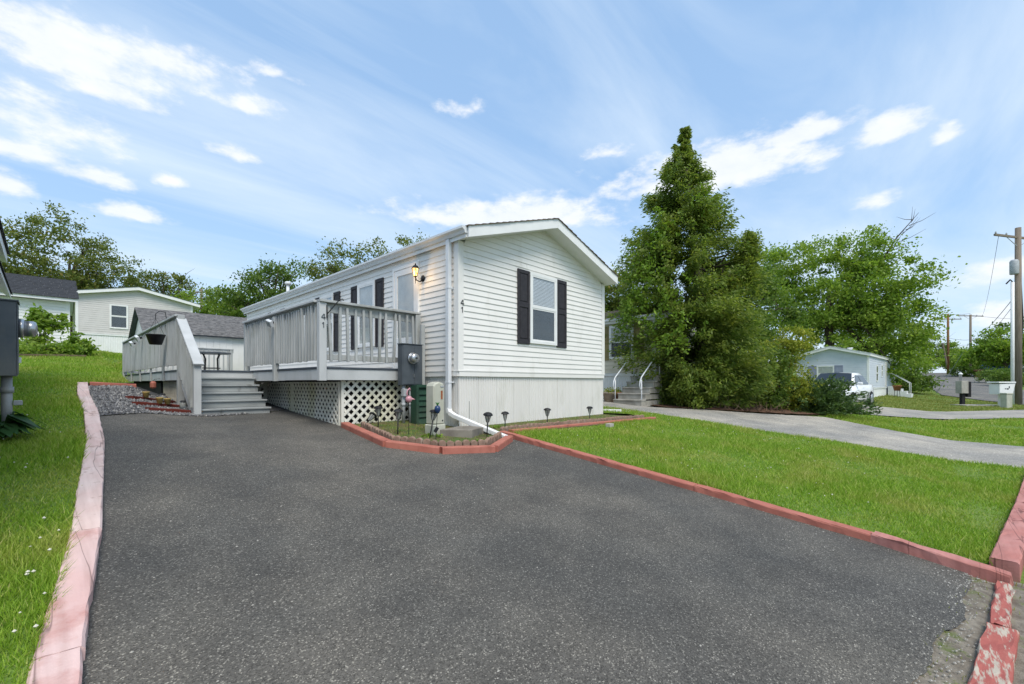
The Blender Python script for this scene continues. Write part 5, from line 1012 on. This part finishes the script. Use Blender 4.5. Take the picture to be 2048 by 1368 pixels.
def dead_top():
    t = [o for o in bpy.data.objects if o.get('label') == 'large bright green tree behind the blue mobile home'][0]; x, y, z = t.location; v = Vector((x,y)).normalized(); rt = Vector((v.y,-v.x,0)); m = MB(); b = Vector((0,0,0))+rt*3.4+Vector((0,0,10.4)); OFF[t.name] = Vector((0,0,0)); rd = random.Random(3)
    e = b+rt*2.2+Vector((0,0,3.4)); m.tube([b, b.lerp(e,.5)+rt*-.2, e], [.09,.05,.012], 5)
    for k in range(13):
        p = b.lerp(e, rd.uniform(.2,.95)); q = p+rt*rd.uniform(-1.3,1.8)+Vector((0,0,rd.uniform(.3,1.3))); m.tube([p, p.lerp(q,.5)+Vector((0,0,-.1)), q], [.03,.02,.007], 4)
    m.build('dead_branches', M['bark'], t)
dead_top()
def far_tree(lab, px, d, w, hgt, mat, n, leaf=.34, lift=0): 
    r_ = (px-1024)/880; x = d*(FX+FY*r_); y = d*(FY-FX*r_); tree('leafy_tree', lab, x, y, [(0,0,hgt*.62,w*.5,w*.4,hgt*.36),(-w*.28,0,hgt*.42,w*.36,w*.3,hgt*.32),(w*.3,0,hgt*.45,w*.34,w*.3,hgt*.30)], 70, n, leaf, M[mat], .2, 1.0, group='far trees along the uphill road')
far_tree('far pale tree beside the near utility pole', 2012, 56, 6.5, 6.2, 'broad', 9000); far_tree('far tree right behind the utility pole with the transformer', 2062, 60, 8, 8.0, 'broad_dark', 7000); far_tree('far tree between the second and third utility poles', 1955, 80, 8, 5.2, 'broad', 6000); far_tree('far low trees at the crest of the road', 1905, 98, 11, 5.4, 'broad', 7000)
far_tree('far dark trees left of the road crest', 1850, 90, 10, 6.5, 'broad_dark', 7000); far_tree('far tree farther left of the road crest', 1800, 85, 12, 9, 'broad', 8000); far_tree('far tree behind the crest on the right', 1990, 110, 16, 7, 'broad_dark', 6000); far_tree('far tree at the right end of the crest', 2110, 90, 14, 9, 'broad', 6000); far_tree('far trees behind the blue home', 1740, 75, 14, 10, 'broad_dark', 8000)
shrub('green shrub bank beside the blue home steps', 49.5, 2.4, [(0,0,1.0,2.4,1.8,1.1),(-2.4,0,1.4,2.2,1.8,1.4),(1.6,0,.6,1.3,1.4,.7)], 130, 10000, .22, M['broad_dark'], group='shrubs along the far road', clump=.6)
shrub('taller green shrub behind the blue home end', 55, 3.0, [(0,0,2.0,3.2,2,1.9),(-2,0,3.0,2.6,2,1.6)], 120, 9000, .24, M['broad'], group='shrubs along the far road', clump=.7)
for px, d, lab in ((1930,58,'round pale shrub by the far pole on the road verge'),(1993,46,'round dark shrub near the parked blue car'),(2015,42,'low shrub in front of the parked blue car')):
    r_ = (px-1024)/880; shrub(lab, d*(FX+FY*r_), d*(FY-FX*r_), [(0,0,.75,1.5,1.2,.8)], 40, 3000, .18, M['broad_dark'], group='shrubs along the far road', clump=.45)
shrub('leafy plants in the bed on the left bank', .05, 18.0, [(0,0,.20,.70,.35,.20),(.35,.1,.28,.34,.3,.22)], 60, 2300, .10, M['broad'], group='plants on the left bank', clump=.22); shrub('tall vine-like plant against the left outbuilding', -.1, 19.2, [(0,0,.7,.30,.25,.7),(.25,0,1.05,.30,.2,.30)], 40, 1500, .14, M['broad'], group='plants on the left bank', clump=.2)
shrub('low plant at the right end of the left bank bed', .72, 18.6, [(0,0,.4,.28,.28,.42)], 24, 1100, .11, M['broad'], group='plants on the left bank', clump=.16)
def hosta():
    x, y = -.30, 6.72; z = H(x,y)+.05; r = thing('leafy_plant', 'dark leafy plant below the meter at the left picture edge', 'plant', (x,y,z)); mb = []
    for k in range(46):
        a = k*2.4; L = random.uniform(.18,.36); w = L*.26; d = Vector((math.cos(a),math.sin(a),0)); s = Vector((-d.y,d.x,0)); b = Vector((0,0,.02)); e = random.uniform(.3,1.1); m1 = b+d*L*.55*math.cos(e)+Vector((0,0,L*.8*math.sin(e)+.04)); t = b+d*L+Vector((0,0,L*.35*math.sin(e)))
        m = MB(); m.add([b, m1+s*w, m1+Vector((0,0,-.012)), m1-s*w, t], [(0,1,2),(0,2,3),(1,4,2),(2,4,3)]); OFF[r.name] = Vector((0,0,0)); m.build('leaf', M['hosta'], r, True)
hosta()
for x, y, s in ((5.35,5.5,.12),(3.9,5.3,.14),(4.35,4.75,.12)):
    lab = {5.35:'weed tuft by the downspout foot',3.9:'weed tuft beside the pedestal',4.35:'leafy weed in front of the concrete slab'}[x]; shrub(lab, x, y, [(0,0,.05,s,s,.06)], 10, 160, .045, M['vine'], 'weed', 'weeds in the planting bed', .06, th=.05)

# ---------------------------------------------------------------- blue home, car, street furniture
bh = local_root('blue_mobile_home', 'pale blue mobile home with lavender shutter seen across the lawns', 'mobile home', (37.2, 6.85, .35), R(-90+(-3.4)))
# local +Y runs away along the street, local +X towards the street
home(bh, 4.1, 14.6, .75, 2.95, .27, ('blue_siding','white','white'), ov=.25, eov=.12, step=.15, faces='FR', zbot=-.5)
wl = Wall('F', 4.1, 14.6); wr = Wall('R', 4.1, 14.6)
window(bh, wl, 1.75, 1.0, 1.15, 2.35, 'full', 'lav', .48); window(bh, wr, 3.2, .8, 1.25, 2.4, 'curtain'); window(bh, wr, 5.5, .6, 1.6, 2.5, 'curtain')
def bdoor():
    m = MB(); wr.box(m, 7.0, 7.06, 0, .05, .85, 2.75); wr.box(m, 7.9, 7.96, 0, .05, .85, 2.75); wr.box(m, 7.06, 7.9, 0, .05, 2.69, 2.75); d = m.build('door', M['white'], bh); m = MB(); wr.box(m, 7.06, 7.9, .018, .03, .85, 2.69); m.build('leaf', M['curtain'], d)
    MB().lathe([(.13,3.4),(.13,3.65),(.18,3.66),(.18,3.72)], (2.6,3.2,.0), 10).build('roof_vent', M['alu'], bh, True); MB().lathe([(.13,3.2),(.13,3.55),(.18,3.56),(.18,3.62)], (3.0,8.5,.0), 10).build('roof_vent', M['alu'], bh, True)
bdoor()
def bsteps():
    r = local_root('entry_steps', 'white entry steps with rail at the blue home', 'steps', (45.0, 2.25, H(45,1.6)), R(-93.4))
    for k in range(4): MB().box(.05, .3+.28*(4-k), 0, 1.2, k*.19+(-.1 if k == 0 else .001), (k+1)*.19).build('step', M['white'], r, bevel=.006)
    for y in (.04, 1.16): MB().tube([(1.3,y,.15),(1.3,y,1.0),(.3,y,1.75),(.1,y,1.75)], .025, 8).build('hand_rail', M['white'], r, True)
bsteps()
plant_pot(43.6, 1.6, 1.2, 'terracotta', 'hanging terracotta planter by the blue home steps', 'broad', H(43.6,1.6)+.45); MB()
r = thing('plant_stand', 'metal plant stand by the blue home wall', 'plant stand', (43.6,1.6,H(43.6,1.6)))
for a in (0,2.1,4.2): MB().tube([(43.6+.2*math.cos(a),1.6+.2*math.sin(a),H(43.6,1.6)-.05),(43.6+.15*math.cos(a),1.6+.15*math.sin(a),H(43.6,1.6)+.449)], .015, 6).build('leg', M['black'], r)
def car(label, loc, rz, paint, suv=False):
    """nose towards -Y in local axes"""
    r = local_root('parked_car', label, 'car', loc, rz); Lc, Wc = 4.4, 1.76
    sec = [(-2.20,.42,.66,.60),(-2.12,.30,.72,.74),(-1.75,.24,.80,.84),(-1.1,.22,.90,.88),(-.9,.22,.95,.88),(0,.22,.97,.88),(.9,.22,.98,.88),(1.6,.24,1.0,.87),(2.05,.28,.98,.82),(2.2,.40,.90,.72)]
    v = []; f = []
    for y, zl, zt, hw in sec: v += [(-hw*.86,y,zl),(-hw,y,zl+.16),(-hw,y,zt-.22),(-hw*.93,y,zt-.03),(-hw*.6,y,zt+.02),(0,y,zt+.03),(hw*.6,y,zt+.02),(hw*.93,y,zt-.03),(hw,y,zt-.22),(hw,y,zl+.16),(hw*.86,y,zl)]
    k = 11
    for i in range(len(sec)-1):
        for j in range(k): f.append((i*k+j, i*k+(j+1)%k, (i+1)*k+(j+1)%k, (i+1)*k+j))
    f.append(tuple(range(k))); f.append(tuple((len(sec)-1)*k+j for j in range(k))[::-1]); m = MB(); m.add(v,f); body = m.build('body', M[paint], r, True)
    rf = 1.47 if not suv else 1.62; ye = 1.35 if not suv else 2.0
    A = [(-1.02,.94,.80),(-.28,rf-.03,.60),(.5,rf,.60),(ye-.35,rf-.06,.58),(ye+.25,1.02,.74)]
    v = []; f = []
    for y, z, hw in A: v += [(-hw,y,z),(0,y,z+.035),(hw,y,z)]
    for y, z, hw in A: v += [(-.81,y*.98+.02,.93),(0,y*.98,.93),(.81,y*.98+.02,.93)]
    n = len(A)
    for i in range(n-1):
        for j in range(2): f.append((i*3+j,i*3+j+1,(i+1)*3+j+1,(i+1)*3+j))
        f.append((i*3,(i+1)*3,n*3+(i+1)*3,n*3+i*3)); f.append((i*3+2,(i+1)*3+2,n*3+(i+1)*3+2,n*3+i*3+2))
    for q in (0, n-1): f.append((q*3,q*3+1,n*3+q*3+1,n*3+q*3)); f.append((q*3+1,q*3+2,n*3+q*3+2,n*3+q*3+1))
    m = MB(); m.add(v,f); m.build('cabin', M[paint], r, True)
    m = MB(); m.add([(-.74,-1.03,.965),(.74,-1.03,.965),(.57,-.33,rf-.03),(0,-.335,rf+.005),(-.57,-.33,rf-.03),(0,-1.045,.985)], [(0,5,3,4),(5,1,2,3)]); m.v = [(p[0],p[1]-.02,p[2]+.012) for p in m.v]; m.build('windshield', M['car_glass'], r)
    for s in (-1,1):
        for y0, y1, y2, y3 in ((-.78,.12,.12,-.22),(.18,ye-.15,ye-.42,.18)):
            m = MB(); m.add([(s*.822,y0,.98),(s*.822,y1,.98),(s*.645,y2,rf-.10),(s*.645,y3,rf-.10)], [(0,1,2,3)]); m.build('side_window', M['car_glass'], r)
        MB().box(*sorted((s*.86,s*1.04)),-.80,-.68,.94,1.07).build('mirror', M[paint], r, bevel=.03)
        m = MB(); m.box(*sorted((s*.45,s*.76)),-2.165,-2.10,.60,.70); m.build('headlight', M['clear'], r, bevel=.015)
        m = MB(); m.box(*sorted((s*.5,s*.78)),2.12,2.20,.68,.82); m.build('tail_light', M['red'], r, bevel=.015)
        MB().box(*sorted((s*.881,s*.895)),.10,.24,.84,.865).build('door_handle', M[paint], r)
        for y in (-1.38,1.32):
            m = MB(); m.lathe([(.31,-.11),(.335,-.09),(.335,.09),(.31,.11)], (s*.79,y,.335), 22, 'x'); w = m.build('wheel', M['rubber'], r, True); m = MB(); m.lathe([(.22,.0),(.21,s*.012),(.06,s*.02)], (s*.79+s*.112,y,.335), 18, 'x'); m.build('rim', M['metal'], w, True)
    return r
car('white parked car behind the juniper', (24.1, 2.85, H(24.1,2.85)+.02), R(-98), 'car_paint')
xb = 62*(FX+FY*1.118); yb_ = 62*(FY-FX*1.118); car('blue parked car far up by the road', (xb, yb_, H(xb,yb_)), R(-20), 'car_blue', True)
def pole(label, x, y, hgt, r0, arm, armz, ang, mat, extra=False):
    z = H(x,y); r = thing('utility_pole', label, 'utility pole', (x,y,z), 0, 'utility poles along the road'); MB().tube([(x,y,z-.3),(x,y,z+hgt)], [r0,r0*.75], 14).build('pole', M[mat], r, True); c, s = math.cos(ang), math.sin(ang)
    m = MB(); m.beam((x-c*arm,y-s*arm,z+armz),(x+c*arm,y+s*arm,z+armz), .10, .12); m.build('crossarm', M['wood_pole'], r)
    for sg in (-1,1): MB().beam((x+sg*c*arm*.5,y+sg*s*arm*.5,z+armz-.05),(x,y,z+armz-.6), .03, .03).build('brace', M['conduit'], r)
    for q in (-.95,-.5,.5,.95): MB().lathe([(.03,0),(.05,.06),(.03,.14)], (x+c*arm*q,y+s*arm*q,z+armz+.06), 8).build('insulator', M['conduit'], r)
    return r, z
aw = math.atan2(-FX, FY)   # across the view
PX, PY = 41.6, -4.15
p1, z1 = pole('near wooden utility pole with transformer and white riser at the right edge', PX, PY, 11.0, .19, 2.1, 10.4, aw+.25, 'wood_pole')
MB().lathe([(.19,8.1),(.21,8.15),(.21,8.9),(.15,9.0)], (PX-.24*FY,PY+.24*FX,z1), 14).build('transformer', M['conduit'], p1, True)
MB().tube([(PX-.36*FY-.1,PY+.36*FX,z1-.1),(PX-.36*FY-.1,PY+.36*FX,z1+7.6)], .085, 10).build('riser_pipe', M['white'], p1, True); MB().tube([(PX-.36*FY-.1,PY+.36*FX,z1+7.6),(PX-.5*FY-.1,PY+.5*FX,z1+7.75),(PX-.75*FY,PY+.75*FX,z1+7.5)], .04, 6).build('riser_cable', M['black'], p1)
MB().tube([(PX+.1,PY-.05,z1),(PX+.06,PY-.12,z1+3),(PX+.0,PY-.19,z1+5.5),(PX,PY-.1,z1+8)], .04, 6).build('cable', M['black'], p1)
P3 = (68*(FX+FY*1.042), 68*(FY-FX*1.042)); P2_ = (66*(FX+FY*.991), 66*(FY-FX*.991))
p2, z2 = pole('brown far utility pole at the road crest', *P2_, 9.0, .17, 2.0, 8.2, aw, 'brown_pole'); p3, z3 = pole('grey far utility pole right of the brown one', *P3, 9.1, .18, 2.2, 8.9, aw+.1, 'wood_pole')
MB().tube([(P2_[0]-.5,P2_[1]+.6,z2+4.6),(P2_[0]+.2,P2_[1]-.1,z2)], .12, 8).build('old_stub', M['wood_pole'], p2)
x, y = 45*(FX+FY*-.7057), 45*(FY-FX*-.7057); pole('thin utility pole behind the left trees', x, y, 7.2, .14, .9, 6.8, aw, 'wood_pole')
def wires():
    def w(name, lab, a, b, sag, rr=.012, cat='wire'):
        a, b = Vector(a), Vector(b); pts = [a.lerp(b, t)+Vector((0,0,-4*sag*t*(1-t))) for t in np.linspace(0,1,12)]; tag(MB().tube(pts, rr, 5).build(name, M['black']), lab, cat, 'overhead wires')
    t1 = Vector((PX,PY,z1)); t3 = Vector((*P3,z3)); t2 = Vector((*P2_,z2)); ac = Vector((FY,-FX,0))
    w('overhead_wire', 'overhead wire from the near pole crossarm to the grey far pole', t1+Vector((-1.2*FY,1.2*FX,10.6)), t3+ac*1.9+Vector((0,0,9.1)), .7); w('overhead_wire', 'lower cable from the near pole to the grey far pole', t1+Vector((0,0,7.0)), t3+Vector((0,0,5.0)), .5, .02)
    w('overhead_wire', 'second lower cable from the near pole to the grey far pole', t1+Vector((0,0,6.6)), t3+Vector((0,0,4.6)), .9, .014)
    for i, (za, zb_, lab) in enumerate(((9.0,9.3,'top wire between the two far poles'),(5.4,5.2,'upper cable between the two far poles'),(4.4,4.5,'lower cable between the two far poles'))): w('overhead_wire', lab, t2+Vector((0,0,za)), t3+Vector((0,0,zb_)), .15, .02)
    for za, lab in ((5.4,'upper cable running left from the brown far pole'),(4.6,'lower cable running left from the brown far pole')): w('overhead_wire', lab, t2+Vector((0,0,za)), t2-ac*16+Vector((6,0,za-.6)), .5, .022)
    for za, zb_, lab in ((9.0,8.6,'wire running right from the grey far pole'),(5.3,5.2,'cable running right from the grey far pole')): w('overhead_wire', lab, t3+Vector((0,0,za)), t3+ac*20+Vector((0,0,zb_)), .5, .02)
    gx, gy = 52, -.6; w('guy_wire', 'pale guy wire from the grey far pole down to the shrub bank', t3+Vector((0,0,5.0)), (gx,gy,H(gx,gy)), .0, .016, 'guy wire')
wires()
def mailboxes():
    x, y = 38.5, -2.95; z = H(x,y); ac = Vector((FY,-FX,0)); fw = Vector((FX,FY,0))
    def at(a, b, c): p = Vector((x,y,z))+ac*a+fw*b; return (p.x, p.y, z+c)
    rz = math.atan2(-FX, FY)
    r = local_root('mailbox', 'white mailbox with a dark emblem on a white post by the road', 'mailbox', at(.35,0,0), rz); MB().box(-.1,.1,-.1,.1,-.1,.68).build('post', M['white'], r, bevel=.01); m = MB(); m.extrude([(-.42,.69),(.36,.69),(.52,1.35),(-.42,1.30),(-.42,1.30)][:4], 'y', -.3, .3); m.build('box', M['white'], r, bevel=.02); MB().box(-.5,.5,-.34,.34,1.36,1.44).build('lid', M['white'], r, bevel=.01)
    m = MB(); m.box(.0,.10,-.306,-.301,.98,1.06); m.box(.11,.17,-.306,-.301,1.05,1.18); m.box(-.12,-.03,-.306,-.301,1.0,1.05); m.build('emblem', M['black'], r)
    r = local_root('utility_box', 'grey box on a dark post left of the white mailbox', 'utility box', at(-.72,1.2,0), rz); MB().box(-.09,.09,-.09,.09,-.1,.72).build('post', M['void'], r); MB().box(-.24,.20,-.2,.2,.721,1.50).build('box', M['concrete'], r, bevel=.02); MB().box(.201,.42,-.15,.15,.5,1.45).build('back_box', M['void'], r, bevel=.02)
    r = local_root('utility_pedestal', 'pale green utility pedestal in front of the white mailbox', 'pedestal', at(-.35,-.9,0), rz); MB().box(-.17,.17,-.17,.17,-.1,.72).build('cover', M['ped'], r, bevel=.02); MB().box(-.19,.19,-.19,.19,.721,.80).build('cap', M['ped'], r, bevel=.01)
    m = MB(); p = [at(-1.5,.2,0), at(.9,.2,0), at(.9,1.2,0), at(-1.4,1.3,0)]; m.extrude([(q[0],q[1]) for q in p], 'z', z-.1, z+.05); tag(m.build('concrete_pad', M['concrete']), 'concrete pad beneath the mailboxes', 'slab')
mailboxes()
def verge():
    r_ = (1921-1024)/880; d = 50; x, y = d*(FX+FY*r_), d*(FY-FX*r_); z = H(x,y); r = thing('marker_post', 'white marker post on the far road verge', 'post', (x,y,z)); MB().lathe([(.14,0),(.14,.75),(.20,.76),(.20,.85),(.08,1.0)], (x,y,z), 10).build('post', M['white'], r, True)
    r_ = (1957-1024)/880; d = 56; x, y = d*(FX+FY*r_), d*(FY-FX*r_); z = H(x,y); r = thing('wooden_planter', 'small orange wooden stand on the far road verge', 'stand', (x,y,z)); MB().box(x-.25,x+.25,y-.25,y+.25,z,z+.8).build('box', M['brown_pole'], r, bevel=.02); MB().box(x-.45,x+.45,y-.45,y+.45,z+.801,z+.95).build('lid', M['mulch'], r, bevel=.02)
verge()
sc.render.engine = 'CYCLES'
